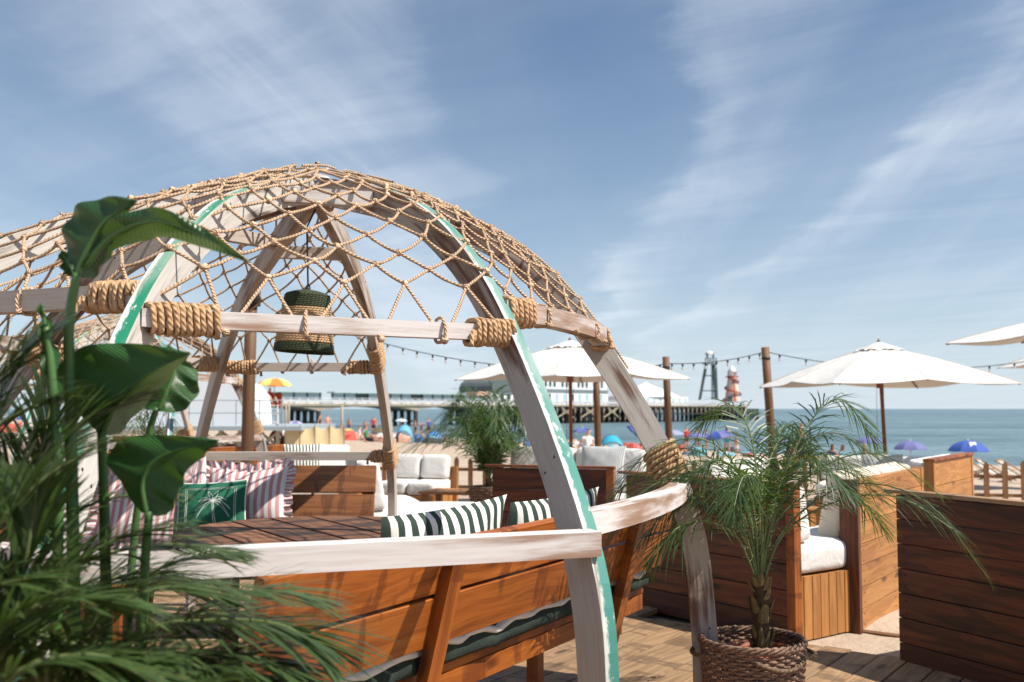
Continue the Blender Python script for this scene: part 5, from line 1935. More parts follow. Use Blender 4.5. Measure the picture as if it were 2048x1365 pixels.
# ================================================================ PICKET FENCE
def fence(label, a, b, n, h=0.62):
    root = thing('picket_fence', label, 'fence', a)
    d = (b - a); d.z = 0; L = d.length; d.normalize()
    R = axes(d)
    mbp = MB()
    w, t = 0.075, 0.022
    prof = [(-w / 2, 0), (w / 2, 0), (w / 2, h - .05), (0, h), (-w / 2, h - .05)]
    for s in (-1, 1):
        for (x, z) in prof:
            mbp.v.append(V((x, s * t / 2, z)))
    mbp.face((0, 1, 2, 3, 4), [(z, x) for x, z in prof]); mbp.face((9, 8, 7, 6, 5), [(z, x) for x, z in prof][::-1])
    for k in range(5):
        l = (k + 1) % 5
        mbp.face((k, k + 5, l + 5, l), [(prof[k][1], 0), (prof[k][1], t), (prof[l][1], t), (prof[l][1], 0)])
    me = mbp.mesh('picket', M['fence'])
    for i in range(n):
        p = a + d * (L * (i + .5) / n)
        p.z = sand_z(p.x, p.y)
        o = link('picket', me, root)
        o.matrix_basis = Matrix.Translation(p + V((0, 0, rnd(-.02, .02)))) @ R.to_4x4() @ Matrix.Rotation(rnd(-.03, .03), 4, 'Y')
    for zz in (0.42, 0.14):
        mb = MB()
        m = V((-d.y, d.x, 0)) * 0.03
        A = a + V((0, 0, sand_z(a.x, a.y) + zz)) + m; B = b + V((0, 0, sand_z(b.x, b.y) + zz)) + m
        A.z = sand_z(a.x, a.y) + zz; B.z = sand_z(b.x, b.y) + zz
        mb.bar(A, B, .03, .05)
        mb.build('rail', M['fence'], root)
    return root
fence('low pointed picket fence at the right, in front of the sea', V2(3.6, 15.6), V2(12.5, 14.3), 34)
fence('low pointed picket fence across the middle, behind the white sofas', V2(-2.2, 16.4), V2(3.45, 15.62), 24)

# ================================================================ SECOND DOME behind on the left: a copy of the first with its own benches and lamp
off2 = V((-3.52, 6.9, 0)) + V((0.0, 0, 0))
ROT2 = math.radians(1.5)
def place_copy(src, label, name=None):
    c = copy_tree(src)
    rel = src.location - V((DOME_C.x, DOME_C.y, 0))
    Rm = Matrix.Rotation(ROT2, 3, 'Z')
    c.location = V((DOME_C.x, DOME_C.y, 0)) + off2 + Rm @ rel
    c.rotation_euler = (0, 0, ROT2)
    c["label"] = label
    return c
place_copy(dome, 'second rope netted dome standing behind the nearest one, on the left')
place_copy(lamp, 'straw pendant lampshade hanging in the second dome behind')
place_copy(table, 'round slatted table inside the second dome behind')
place_copy(bench_front[0], 'orange bench inside the second dome, its back towards the first dome')
place_copy(bench_back[0], 'brown bench at the far side of the second dome')
place_copy(pink_l, 'pink striped frilled cushion on a bench in the second dome')

# ================================================================ PIER
P0 = V((-50.6, 200, 0)); PD = V((0.67, 0.742, 0)).normalized(); PN = V((-PD.y, PD.x, 0))
def pier_at(px, back=0.0):
    """point on the pier's near edge line seen in column px"""
    k = (px - 1024.0) / F_PX
    B = P0 + PN * back
    s = (k * B.y - B.x) / (PD.x - k * PD.y)
    return B + PD * s
def pz(py, p):
    return CAM_H + (HORIZON - py) / F_PX * p.y
M['concrete'] = plain('pale_weathered_concrete', (0.33, 0.285, 0.22), 0.9, 0.6, 0.35)
M['concrete_dark'] = plain('dark_tarred_pile', (0.05, 0.045, 0.042), 0.9, 0.8, 0.4)
M['pier_white'] = plain('white_painted_metal', (0.72, 0.73, 0.74), 0.6, 0.4, 0.08)
M['pier_glass'] = plain('shelter_glass', (0.35, 0.50, 0.58), 0.2)
M['pier_dark'] = plain('dark_window', (0.05, 0.075, 0.075), 0.3)
M['pier_teal'] = plain('pale_teal_roof', (0.36, 0.50, 0.50), 0.6, 0.3, 0.1)
M['pier_grey'] = plain('grey_roof_sheet', (0.30, 0.35, 0.38), 0.6, 0.3, 0.1)
M['pier_tan'] = plain('bleached_timber_brace', (0.36, 0.30, 0.22), 0.9, 0.6, 0.3)
M['red'] = plain('red_paint', (0.40, 0.06, 0.03), 0.6, 1.5, 0.2)
M['peach'] = plain('peach_paint', (0.66, 0.42, 0.30), 0.7, 0.8, 0.15)
M['steel'] = plain('grey_steel', (0.10, 0.125, 0.125), 0.5, 0.8, 0.2)
DECK_Z = 2.5
pier = thing('pier', 'long seaside pier on arches and piles reaching out to sea', 'pier', P0 + V((0, 0, SEA_Z)))
PR = axes(PD)
s_of = lambda px: (pier_at(px) - P0).dot(PD)
sL, sN, sE = s_of(380), s_of(1000), s_of(1486)
WID = 11.0
def seg(s0, s1, z0, z1, b0, b1, mat, name, parent=pier):
    mb = MB()
    c = P0 + PD * ((s0 + s1) / 2) + PN * ((b0 + b1) / 2) + V((0, 0, (z0 + z1) / 2))
    mb.box(c, (s1 - s0, b1 - b0, z1 - z0), PR)
    return mb.build(name, mat, parent)
# neck: deck slab and shallow haunched spans on triple-arched bents
seg(sL, sN, DECK_Z - .55, DECK_Z, 0, WID, M['concrete'], 'deck_slab')
bents = [s_of(px) for px in (440, 642, 836, 960)]
span = bents[1] - bents[0]
def haunch(sa, sb):
    mb = MB()
    n = 16
    for face in (0.25, WID - .25):
        for i in range(n + 1):
            f = i / n
            s = lerp(sa, sb, f)
            z = DECK_Z - .55 - 1.0 * (abs(2 * f - 1) ** 3.0) - .12
            base = P0 + PD * s + PN * face
            mb.v.append(base + V((0, 0, DECK_Z - .56))); mb.v.append(base + V((0, 0, z)))
    m2 = 2 * (n + 1)
    for i in range(n):
        a = 2 * i
        mb.face((a, a + 1, a + 3, a + 2)); mb.face((m2 + a, m2 + a + 2, m2 + a + 3, m2 + a + 1))
        mb.face((a + 1, m2 + a + 1, m2 + a + 3, a + 3))
    mb.build('span', M['concrete'], pier)
ends_ = [sL - 6] + bents + [sN + 10]
for i in range(len(ends_) - 1):
    haunch(ends_[i] if i else bents[0] - span, ends_[i + 1] if i + 2 < len(ends_) else bents[-1] + span)
for s in bents:
    # a bent: legs joined by round arches, seen slightly end on
    mb = MB()
    for k in range(5):
        b = 0.7 + k * (WID - 1.4) / 4
        mb.box(P0 + PD * s + PN * b + V((0, 0, (SEA_Z - 1 + DECK_Z - 1.0) / 2)), (0.7, 0.7, DECK_Z - 1.0 - SEA_Z + 1), PR)
    for k in range(4):
        b0 = 0.7 + k * (WID - 1.4) / 4; b1 = 0.7 + (k + 1) * (WID - 1.4) / 4
        n = 10
        r = (b1 - b0) / 2 - .30
        st = len(mb.v)
        zc = DECK_Z - 1.45 - r
        for sd in (-.4, .4):
            for i in range(n + 1):
                a = math.pi * i / n
                q = P0 + PD * (s + sd) + PN * ((b0 + b1) / 2 - r * math.cos(a))
                mb.v.append(q + V((0, 0, zc + r * math.sin(a)))); mb.v.append(q + V((0, 0, DECK_Z - .95)))
        m2 = 2 * (n + 1)
        for i in range(n):
            a = st + 2 * i
            mb.face((a, a + 1, a + 3, a + 2)); mb.face((m2 + a, m2 + a + 2, m2 + a + 3, m2 + a + 1)); mb.face((a, a + 2, m2 + a + 2, m2 + a))
        mb.box(P0 + PD * s + PN * ((b0 + b1) / 2) + V((0, 0, SEA_Z + 1.1)), (.5, b1 - b0, .35), PR)
    mb.build('bent', M['concrete_dark'], pier)
# head: wider platform on many piles with pale cross braces
HB = 18
seg(sN, sE, DECK_Z - .5, DECK_Z, -1.5, HB, M['concrete'], 'head_deck')
seg(sN, sE, DECK_Z - 1.5, DECK_Z - .5, -1.0, HB - .5, M['concrete_dark'], 'head_girder')
mbp = MB(); mbb = MB(); mbl = MB()
s = sN
k = 0
while s < sE + 9:
    tall = DECK_Z - .5 if s < sE else 1.4
    for b in (-1.2, 4, 9, 14):
        q = P0 + PD * s + PN * b
        mbp.box(q + V((0, 0, (SEA_Z - 1 + tall) / 2)), (.5, .5, tall - SEA_Z + 1), PR)
    q = P0 + PD * s + PN * -1.55
    if s < sE:
        mbb.box(q + V((0, 0, DECK_Z - 1.6)), (.35, .2, 1.4), PR)
        mbb.box(q + V((0, 0, SEA_Z + 1.15)), (.3, .2, .7), PR)
        if k % 4 == 0 and s < s_of(1280):
            mbb.bar(q + V((0, 0, SEA_Z + 1.6)), q + PD * 7 + V((0, 0, DECK_Z - .8)), .25, .3)
            mbb.bar(q + PD * 7 + V((0, 0, SEA_Z + 1.6)), q + PD * 2 + V((0, 0, DECK_Z - .9)), .25, .3)
    k += 1
    s += 2.6 if s < sE else 1.7
seg(sN + (sE - sN) * .45, sE + 8, SEA_Z + 2.3, SEA_Z + 2.6, -2.6, HB - 3, M['concrete_dark'], 'landing_stage')
mbp.build('pile', M['concrete_dark'], pier)['kind'] = 'stuff'
mbb.build('brace', M['pier_tan'], pier)['kind'] = 'stuff'
# white railing along everything
mb = MB()
for (a, b, bk) in ((sL, sN, 0.15), (sN, sE, -1.35)):
    s = a
    while s < b:
        mb.box(P0 + PD * s + PN * bk + V((0, 0, DECK_Z + .6)), (.14, .12, 1.2), PR)
        s += 2.1
    for zz in (.45, .8, 1.15):
        c = P0 + PD * ((a + b) / 2) + PN * bk
        mb.box(c + V((0, 0, DECK_Z + zz)), (b - a, .06, .08), PR)
    mb.box(P0 + PD * ((a + b) / 2) + PN * (bk + .1) + V((0, 0, DECK_Z + .5)), (b - a, .03, .62), PR)
mb.build('railing', M['pier_white'], pier)
def shelter(label, px0, px1):
    s0, s1 = s_of(px0), s_of(px1)
    root = thing('pier_shelter', label, 'shelter', P0 + PD * s0 + PN * 4.5 + V((0, 0, DECK_Z)))
    seg(s0 - .3, s1 + .3, DECK_Z + 2.35, DECK_Z + 2.6, 4.2, 7.0, M['pier_teal'], 'roof', root)
    seg(s0, s1, DECK_Z, DECK_Z + .7, 5.4, 5.6, M['pier_white'], 'dado', root)
    n = int((s1 - s0) / 3.3)
    for i in range(n):
        a = lerp(s0, s1, i / n); b = lerp(s0, s1, (i + 1) / n)
        seg(a + .12, b - .12, DECK_Z + .75, DECK_Z + 2.3, 5.46, 5.52, M['pier_dark'] if i % 5 == 2 else M['pier_glass'], 'pane', root)
        seg(a - .1, a + .1, DECK_Z, DECK_Z + 2.35, 5.2, 5.7, M['pier_dark'], 'mullion', root)
    seg(s1 - .1, s1 + .1, DECK_Z, DECK_Z + 2.35, 5.2, 5.7, M['pier_dark'], 'mullion', root)
shelter('glazed shelter on the pier to the left, nearer the shore', 505, 672)
shelter('glazed shelter on the pier, the one farther from the shore', 696, 955)
# theatre
th = thing('pier_theatre', 'white theatre building with tall windows on the pier head', 'building', pier_at(1100) + V((0, 0, DECK_Z)))
t0, t1 = s_of(1090), s_of(1232)
seg(t0, t1, DECK_Z, DECK_Z + 4.0, 3, 17, M['pier_white'], 'ground_storey', th)
seg(t0 - 1.5, t1 + .5, DECK_Z + 4.0, DECK_Z + 4.35, 2.4, 17, M['pier_grey'], 'canopy', th)
seg(t0, t1, DECK_Z + 4.35, DECK_Z + 8.6, 3.4, 17, M['pier_white'], 'upper_storey', th)
seg(t0 - .6, t1 + .6, DECK_Z + 8.6, DECK_Z + 9.7, 2.8, 17.5, M['pier_grey'], 'roof', th)
seg(lerp(t0, t1, .45), lerp(t0, t1, .98), DECK_Z + 9.7, DECK_Z + 13.0, 9, 16.5, M['pier_grey'], 'fly_tower', th)
for g in range(4):
    for i in range(3):
        a = lerp(t0, t1, .12 + g * .225 + i * .058)
        seg(a, a + .95, DECK_Z + 4.9, DECK_Z + 8.2, 3.28, 3.36, M['pier_dark'], 'window', th)
for i in range(9):
    a = lerp(t0, t1, .04 + i * .105)
    seg(a, a + 1.3, DECK_Z + .5, DECK_Z + 2.9, 2.9, 2.96, M['pier_dark'] if i % 3 == 1 else M['pier_glass'], 'shopfront', th)
# dark rounded building left of it
rb = thing('pier_pavilion', 'dark grey rounded pavilion left of the theatre on the pier', 'building', pier_at(1030) + V((0, 0, DECK_Z)))
r0, r1 = s_of(998), s_of(1084)
seg(r0, r1, DECK_Z, DECK_Z + 3.2, 3, 14, M['pier_white'], 'wall', rb)
for i in range(6):
    a = lerp(r0, r1, .06 + i * .155)
    seg(a, a + 1.4, DECK_Z + .9, DECK_Z + 2.6, 2.9, 2.96, M['pier_dark'], 'window', rb)
mb = MB()
n = 14
for b in (2.6, 14.4):
    for i in range(n + 1):
        a = math.pi * i / n
        mb.v.append(P0 + PD * (lerp(r0, r1, .5 - .5 * math.cos(a))) + PN * b + V((0, 0, DECK_Z + 3.2 + 4.2 * math.sin(a) ** .7)))
for i in range(n):
    mb.face((i, i + 1, n + 2 + i, n + 1 + i))
mb.face(list(range(n + 1))[::-1]); mb.face([n + 1 + i for i in range(n + 1)])
mb.build('barrel_roof', M['steel'], rb)
kio = thing('pier_kiosk', 'small red roofed kiosk on the pier before the pavilion', 'kiosk', pier_at(980) + V((0, 0, DECK_Z)))
seg(s_of(972), s_of(990), DECK_Z, DECK_Z + 2.2, 3, 6, M['pier_grey'], 'wall', kio)
seg(s_of(970), s_of(992), DECK_Z + 2.2, DECK_Z + 3.2, 2.6, 6.4, M['peach'], 'roof', kio)
seg(s_of(976), s_of(986), DECK_Z + 1.0, DECK_Z + 1.9, 2.9, 2.98, M['pier_dark'], 'hatch', kio)
# marquee
mq = thing('pier_marquee', 'white peaked marquee on the pier head', 'marquee', pier_at(1340) + V((0, 0, DECK_Z)))
m0, m1 = s_of(1280), s_of(1400)
seg(m0 + 1, m1 - 1, DECK_Z, DECK_Z + 2.6, 4, 15, M['pier_white'], 'wall', mq)
cm = P0 + PD * ((m0 + m1) / 2) + PN * 9.5
mb = MB()
hw, hd = (m1 - m0) / 2, 6.2
prof = [(1.0, 2.6), (.98, 3.0), (.72, 4.2), (.42, 5.4), (.18, 6.3), (.06, 6.9), (0.0, 7.4)]
b0_ = 0
for (f, z) in prof:
    for k in range(16):
        a = 2 * math.pi * k / 16
        mb.v.append(cm + PD * (hw * f * math.cos(a)) + PN * (hd * f * math.sin(a)) + V((0, 0, DECK_Z + z)))
for i in range(len(prof) - 1):
    for k in range(16):
        l = (k + 1) % 16
        mb.face((i * 16 + k, i * 16 + l, i * 16 + 16 + l, i * 16 + 16 + k))
mb.build('roof', M['white_cloth'], mq, True)
for i in range(9):
    a = lerp(m0 + 2, m1 - 3, i / 8)
    seg(a, a + 1.2, DECK_Z + .8, DECK_Z + 2.2, 3.9, 3.97, M['pier_glass'], 'window', mq)
# zip wire tower
zt = thing('zip_wire_tower', 'tall open steel tower with railed platform and white canopy on the pier head', 'tower', pier_at(1418) + V((0, 0, DECK_Z)))
zc = pier_at(1418, 6.0)
mpp = zc.y / F_PX
def zpt(px, py, b=0.0):
    return V(((px - 1024) / F_PX * zc.y, zc.y, CAM_H + (HORIZON - py) / F_PX * zc.y)) + V((0, b, 0))
zlegs = [((1400, 800), (1414, 730), 0), ((1432, 800), (1428, 730), 0), ((1404, 800), (1415, 730), 6), ((1437, 800), (1430, 730), 6)]
for (a, b, bk) in zlegs:
    mb = MB(); mb.tube([zpt(a[0], a[1], bk), zpt(b[0], b[1], bk * .6)], .28, 6); mb.build('leg', M['steel'], zt)
mb = MB()
for py in (752, 782):
    mb.tube([zpt(1411 - (py - 740) * .2, py), zpt(1430 + (py - 740) * .05, py)], .2, 5)
mb.build('brace', M['steel'], zt)
mb = MB()
for i in range(10):
    a = zpt(1424, 797 - i * 7); b = zpt(1434, 797 - i * 7)
    if i % 2: a, b = b, a
    mb.tube([a, b + V((0, 0, 7 * mpp))], .12, 4)
    mb.tube([zpt(1424, 797 - i * 7), zpt(1434, 797 - i * 7)], .13, 4)
mb.tube([zpt(1424, 800), zpt(1424, 728)], .3, 5); mb.tube([zpt(1434, 800), zpt(1432, 728)], .3, 5)
mb.build('stair', M['steel'], zt)
mb = MB(); mb.box(zpt(1422, 727, 2), (23 * mpp, 7, 2.5 * mpp)); mb.build('platform', M['pier_grey'], zt)
mb = MB()
for px in (1411, 1416, 1421, 1426, 1433):
    mb.tube([zpt(px, 727), zpt(px, 716)], .14, 4)
for py in (717, 721):
    mb.tube([zpt(1411, py), zpt(1433, py)], .14, 4)
mb.build('railing', M['steel'], zt)
for px in (1416, 1428):
    mb = MB(); mb.tube([zpt(px, 717, 1), zpt(px, 706, 1)], .35, 5); mb.build('canopy_post', M['steel'], zt)
mb = MB(); mb.lathe([(9.5 * mpp, 0), (9 * mpp, 2.5 * mpp), (6.5 * mpp, 5 * mpp), (3 * mpp, 6.4 * mpp), (0, 6.8 * mpp)], 16, zpt(1422, 709, 2)); mb.build('canopy', M['white_cloth'], zt, True)
# helter skelter
hs = thing('helter_skelter', 'peach striped helter skelter tower with red spiral slide at the pier end', 'slide', pier_at(1464) + V((0, 0, DECK_Z)))
hc = pier_at(1464, 6.0)
mp = hc.y / F_PX
hz = lambda py: CAM_H + (HORIZON - py) / F_PX * hc.y
H0, H1 = DECK_Z, hz(752)
hb, ht = 17 * mp, 8.0 * mp
mb = MB()
SEG = 24
for i in range(9):
    f = i / 8
    r = lerp(hb, ht, f ** .85)
    for k in range(SEG):
        a = 2 * math.pi * k / SEG
        mb.v.append(V((hc.x + r * math.cos(a), hc.y + r * math.sin(a), lerp(H0, H1, f))))
for i in range(8):
    for k in range(SEG):
        l = (k + 1) % SEG
        mb.face((i * SEG + k, i * SEG + l, i * SEG + SEG + l, i * SEG + SEG + k), None, 1 if k % 6 == 0 else (2 if k % 6 == 3 else 0))
mb.build('tower', [M['peach'], M['red'], M['pier_white']], hs)
mb = MB()
pts = []
for i in range(90):
    f = i / 89
    a = math.radians(200) + f * math.radians(760)
    r = lerp(hb, ht, (1 - f) ** 0 * (1 - f)) + 1.0 if False else lerp(ht, hb, f) + .45
    pts.append(V((hc.x + r * math.cos(a), hc.y + r * math.sin(a), lerp(H1 - .4, H0 + 1.0, f))))
mb.tube(pts, .32, 5)
mb.build('spiral_slide', M['red'], hs)
mb = MB(); mb.lathe([(ht + .9, 0), (ht + .9, .4), (ht + .5, .4)], 16, V((hc.x, hc.y, H1 - .6))); mb.build('balcony', M['red'], hs)
mb = MB()
for k in range(8):
    a = k * math.pi / 4
    mb.tube([V((hc.x + (ht) * math.cos(a), hc.y + ht * math.sin(a), H1 - .3)), V((hc.x + ht * math.cos(a), hc.y + ht * math.sin(a), H1 + 1.5))], .14, 4)
mb.build('balcony_post', M['red'], hs)
mb = MB(); mb.lathe([(ht * 1.0, 0), (ht * .9, .6), (ht * .6, 1.3), (ht * .25, 1.8), (0, 2.4)], 14, V((hc.x, hc.y, H1 + 1.4))); mb.build('cap', M['pier_white'], hs, True)
mb = MB(); mb.box(V((hc.x - 1.6, hc.y - hb * .92, H0 + 1.6)), (1.6, 1.2, 3.2)); mb.build('doorway', M['pier_dark'], hs)
mb = MB(); mb.box(V((hc.x + 1.4, hc.y - hb - .8, H0 + .7)), (3.6, 1.0, 1.4)); mb.build('booth', plain('blue_panel', (0.07, .28, .5), .6), hs)
# ship on the horizon
shp = thing('ship', 'tiny grey ship far out on the horizon', 'ship', V((7000 * (1640 - 1024) / F_PX, 7000, SEA_Z)))
sc_ = 7000 / F_PX
c = shp.location
mb = MB()
hull = [(-12, 0), (-13, 2.2), (12.5, 2.6), (11, 0)]
for y in (-20, 20):
    for (x, z) in hull:
        mb.v.append(c + V((x * sc_, y, z * sc_)))
mb.face((0, 1, 2, 3)); mb.face((7, 6, 5, 4))
for k in range(4):
    mb.face((k, (k + 1) % 4, 4 + (k + 1) % 4, 4 + k))
mb.build('hull', M['pier_grey'], shp)
mb = MB(); mb.box(c + V((-2 * sc_, 0, 3.6 * sc_)), (9 * sc_, 30, 2.4 * sc_)); mb.build('superstructure', M['pier_grey'], shp)
mb = MB(); mb.tube([c + V((2 * sc_, 0, 4 * sc_)), c + V((2 * sc_, 0, 7 * sc_))], .35 * sc_, 5); mb.build('mast', M['pier_grey'], shp)

# ================================================================ BEACH: cabin, lifeguard post, umbrellas, tents, people
def ground(px, Y):
    x = (px - 1024) / F_PX * Y
    return V((x, Y, sand_z(x, Y)))
cab_Y = 36.0
cb = ground(430, cab_Y)
cabin = thing('beach_cabin', 'white cabin on a railed platform behind the domes, red and yellow flag panel', 'cabin', cb)
zp = at(0, 851, cab_Y).z
x0, x1 = (250 - 1024) / F_PX * cab_Y, (492 - 1024) / F_PX * cab_Y
mb = MB()
prof = [(0, 0), (0, 1.35), (.25, 1.62), (.7, 1.72), (x1 - x0 - 1.2, 1.72), (x1 - x0 - .45, 1.55), (x1 - x0 - .1, 1.1), (x1 - x0, .3), (x1 - x0, 0)]
m = len(prof)
for y in (cab_Y, cab_Y + 4):
    for (a, b) in prof:
        mb.v.append(V((x0 + a, y, zp + b)))
mb.face(list(range(m))); mb.face([m + k for k in range(m)][::-1])
for k in range(m):
    l = (k + 1) % m
    mb.face((k, m + k, m + l, l))
mb.build('body', M['pier_white'], cabin)
mb = MB(); mb.box(V(((x0 + x1) / 2 + .4, cab_Y + 1, zp - .07)), (x1 - x0 + 4.2, 6.5, .14)); mb.build('platform', M['pier_grey'], cabin)
for (px, w, mt) in ((384, .30, 'red'),):
    q = at(px, 781, cab_Y - .05)
    mb = MB(); mb.box(q + V((0, 0, .08)), (.26, .02, .17)); mb.build('flag_panel', M['red'], cabin)
    mb = MB(); mb.box(q + V((0, 0, -.085)), (.26, .02, .16)); mb.build('flag_panel', plain('yellow_paint', (.75, .48, .05), .6), cabin)
mb = MB()
for px in (428, 474, 335, 380, 520, 566):
    q = at(px, 851, cab_Y - 2)
    mb.tube([q, q + V((0, 0, .85))], .022, 5)
for f in (.42, .85):
    mb.tube([at(335, 851, cab_Y - 2) + V((0, 0, f)), at(566, 851, cab_Y - 2) + V((0, 0, f))], .02, 5)
mb.build('handrail', M['pier_grey'], cabin)
for i in range(7):
    px = 330 + i * 38
    mb = MB()
    q = at(px, 853, cab_Y - 2); g = ground(px, cab_Y - 2)
    mb.bar(V((q.x, q.y, g.z - .2)), V((q.x, q.y, q.z - .1)), .12, .12, V((1, 0, 0)))
    mb.build('support_post', M['pier_tan'], cabin)
    if i < 6:
        mb = MB()
        q2 = at(px + 38, 853, cab_Y - 2)
        mb.bar(V((q.x, q.y + .08, g.z + .1)), V((q2.x, q2.y + .08, q2.z - .2)), .06, .09)
        mb.bar(V((q.x, q.y + .15, q.z - .2)), V((q2.x, q2.y + .15, g.z + .1)), .06, .09)
        mb.build('cross_brace', M['pier_tan'], cabin)
lp = thing('lamp_post', 'slim white lamp post beside the orange and yellow umbrella', 'lamp post', ground(507, 60))
b = ground(507, 60); tq = at(507, 752, 60)
mb = MB(); mb.tube([b, tq], [.09, .06], 8); mb.build('post', M['pier_white'], lp, True)
mb = MB(); mb.lathe([(0.0, -.1), (.22, -.05), (.26, .25), (.12, .42), (0, .46)], 12, tq); mb.build('lantern', M['pier_white'], lp, True)

UMB_M = {}
def umat(c):
    if c not in UMB_M:
        UMB_M[c] = plain('umbrella_fabric_%d' % len(UMB_M), c, .8, 2.0, .1)
    return UMB_M[c]
def umbrella(label, g, h, R, cols, tilt=(0, 0), cone=.36, mark=False, post_mat=None):
    root = thing('beach_umbrella', label, 'umbrella', g, 'umbrellas on the beach')
    T = Matrix.Rotation(tilt[0], 3, 'X') @ Matrix.Rotation(tilt[1], 3, 'Y')
    top = g + V((0, 0, h))
    mb = MB(); mb.tube([g + V((0, 0, -.1)), top], .025, 6); mb.build('pole', post_mat or M['pier_white'], root, True)
    mb = MB()
    n = 8; rows = 5
    for k in range(n):
        a0, a1 = 2 * math.pi * k / n, 2 * math.pi * (k + 1) / n
        def fn(u, v):
            a = lerp(a0, a1, v)
            scal = 1 - .06 * math.sin(math.pi * v) * u
            r = R * math.sin(u * 1.25) / math.sin(1.25) * scal
            z = -R * cone * (1 - math.cos(u * 1.35)) / (1 - math.cos(1.35)) - .03 * math.sin(math.pi * v) * u
            return top + T @ V((r * math.cos(a), r * math.sin(a), z))
        mb.grid(fn, rows, 4, k % len(cols))
        mb.grid(lambda u, v: fn(u, v) - V((0, 0, .012)), rows, 4, k % len(cols), None, True)
    mb.build('canopy', [umat(c) for c in cols], root, True)
    mb = MB()
    for k in range(n):
        a = 2 * math.pi * k / n
        mb.tube([top + T @ V((R * .98 * math.cos(a), R * .98 * math.sin(a), -R * cone - .02)), top + T @ V((R * .5 * math.cos(a), R * .5 * math.sin(a), -R * cone * .28)), top + V((0, 0, -.02))], .012, 3, False)
    mb.build('rib', M['steel'], root)
    mb = MB(); mb.tube([top, top + V((0, 0, .09))], [.03, .008], 6); mb.build('finial', M['pier_white'], root)
    if mark:
        a = -math.pi / 2 - .1
        p = top + V((R * .62 * math.cos(a), R * .62 * math.sin(a), -R * cone * .42))
        mb = MB(); mb.box(p + V((0, -.03, .03)), (.26, .012, .2), Matrix.Rotation(-.55, 3, 'X')); mb.build('printed_panel', M['pier_white'], root)
    return root
BLUE, PURP, NAVY = (0.035, 0.09, 0.36), (0.13, 0.14, 0.32), (0.03, 0.05, 0.2)
def umb_px(label, px, py_top, wpx, Y, cols, **k):
    g = ground(px, Y)
    t = at(px, py_top, Y)
    R = wpx / F_PX * Y / 2
    umbrella(label, V((g.x, g.y, g.z)), t.z - g.z, R, cols, **k)
umb_px('deep blue beach umbrella with a white square print beyond the right picket fence', 1932, 881, 80, 40, [BLUE], mark=True, cone=.5)
umb_px('dusty purple umbrella right of the white parasol pole', 1817, 882, 68, 42, [PURP], cone=.45)
umb_px('dusty purple umbrella left of the white parasol pole', 1738, 874, 62, 46, [PURP])
umb_px('purple umbrella behind the pole right of the palm crown', 1545, 872, 66, 48, [PURP, NAVY])
umb_px('purple blue umbrella beside the bare backed person', 1432, 862, 54, 50, [PURP, BLUE], tilt=(0, -.25), cone=.5)
umb_px('purple umbrella left of the bare backed person, next one', 1392, 866, 40, 58, [PURP])
umb_px('faded lilac umbrella behind the right rib lashing', 1343, 860, 48, 55, [(.25, .27, .42)])
umb_px('navy umbrella tipped on its side, left of the right rib', 1275, 858, 42, 45, [NAVY, BLUE], tilt=(0, .7), cone=.5)
umb_px('blue umbrella beside the person in the white top', 1165, 856, 42, 52, [BLUE, PURP])
umb_px('lilac umbrella among the crowd right of the orange and yellow one', 590, 842, 36, 70, [PURP, (.4, .4, .55)])
umb_px('white fringed umbrella above the pale blue tent', 803, 838, 24, 75, [(.7, .72, .72), (.5, .62, .7)])
umb_px('blue and white umbrella low in the crowd near the tan windbreak', 612, 853, 46, 62, [(.25, .45, .68), (.65, .7, .75)], tilt=(.2, .3))
umb_px('yellow umbrella lying low beside the sitting crowd', 697, 858, 26, 80, [(.7, .45, .08)])
umb_px('blue umbrella far down the beach behind the big dark leaf', 60, 830, 50, 70, [BLUE])
umb_px('white and blue umbrella far down the beach at the left', 120, 838, 44, 62, [(.6, .64, .7), BLUE], tilt=(.1, .2))
# lifeguard chair with orange and yellow umbrella
LG_Y = 52
g = ground(546, LG_Y)
chair = thing('lifeguard_chair', 'tall white lifeguard stand with red seat under the orange and yellow umbrella', 'lifeguard chair', g)
zs = at(0, 812, LG_Y).z
for dx in (-.5, .35):
    for dy in (-.4, .4):
        mb = MB(); mb.tube([g + V((dx * 1.3, dy * 1.3, -.1)), V((g.x + dx, g.y + dy, zs))], .04, 5); mb.build('leg', M['pier_white'], chair)
mb = MB(); mb.box(V((g.x - .1, g.y, zs + .05)), (1.0, .9, .1)); mb.build('seat', M['red'], chair)
mb = MB(); mb.box(V((g.x - .1, g.y + .4, zs + .35)), (1.0, .08, .6)); mb.build('backrest', M['red'], chair)
for dx in (-.58, .4):
    mb = MB(); mb.box(V((g.x + dx, g.y, zs + .28)), (.08, .85, .08)); mb.build('armrest', M['red'], chair)
mb = MB()
for i in range(4):
    z = g.z + .35 + i * .42
    mb.tube([V((g.x - .55, g.y - .48, z)), V((g.x + .42, g.y - .48, z))], .03, 5)
mb.build('rung', M['pier_white'], chair)
umb_px('orange and yellow segmented umbrella above the lifeguard stand', 549, 757, 70, LG_Y + .3, [(.75, .20, .03), (.85, .58, .16)], cone=.42)
for i, (px, h, Y) in enumerate(((565, 803, 50), (573, 806, 50), (579, 803, 50.5), (685, 812, 66))):
    g = ground(px, Y)
    t = tag(MB().build('marker_pole', M['pier_tan']) if False else None, None) if False else None
    mb = MB(); mb.tube([g + V((0, 0, -.2)), V((g.x, g.y, at(px, h, Y).z))], .05 if i < 3 else .09, 6)
    tag(mb.build('marker_pole', M['pier_tan'], None, True), ['thin upright pole nearest to the lifeguard stand', 'thin upright pole, middle one of three beside the lifeguard stand', 'thin upright pole, third from the lifeguard stand', 'pale upright post before the pier arches, beyond the tan windbreak'][i], 'pole', 'upright poles on the beach')
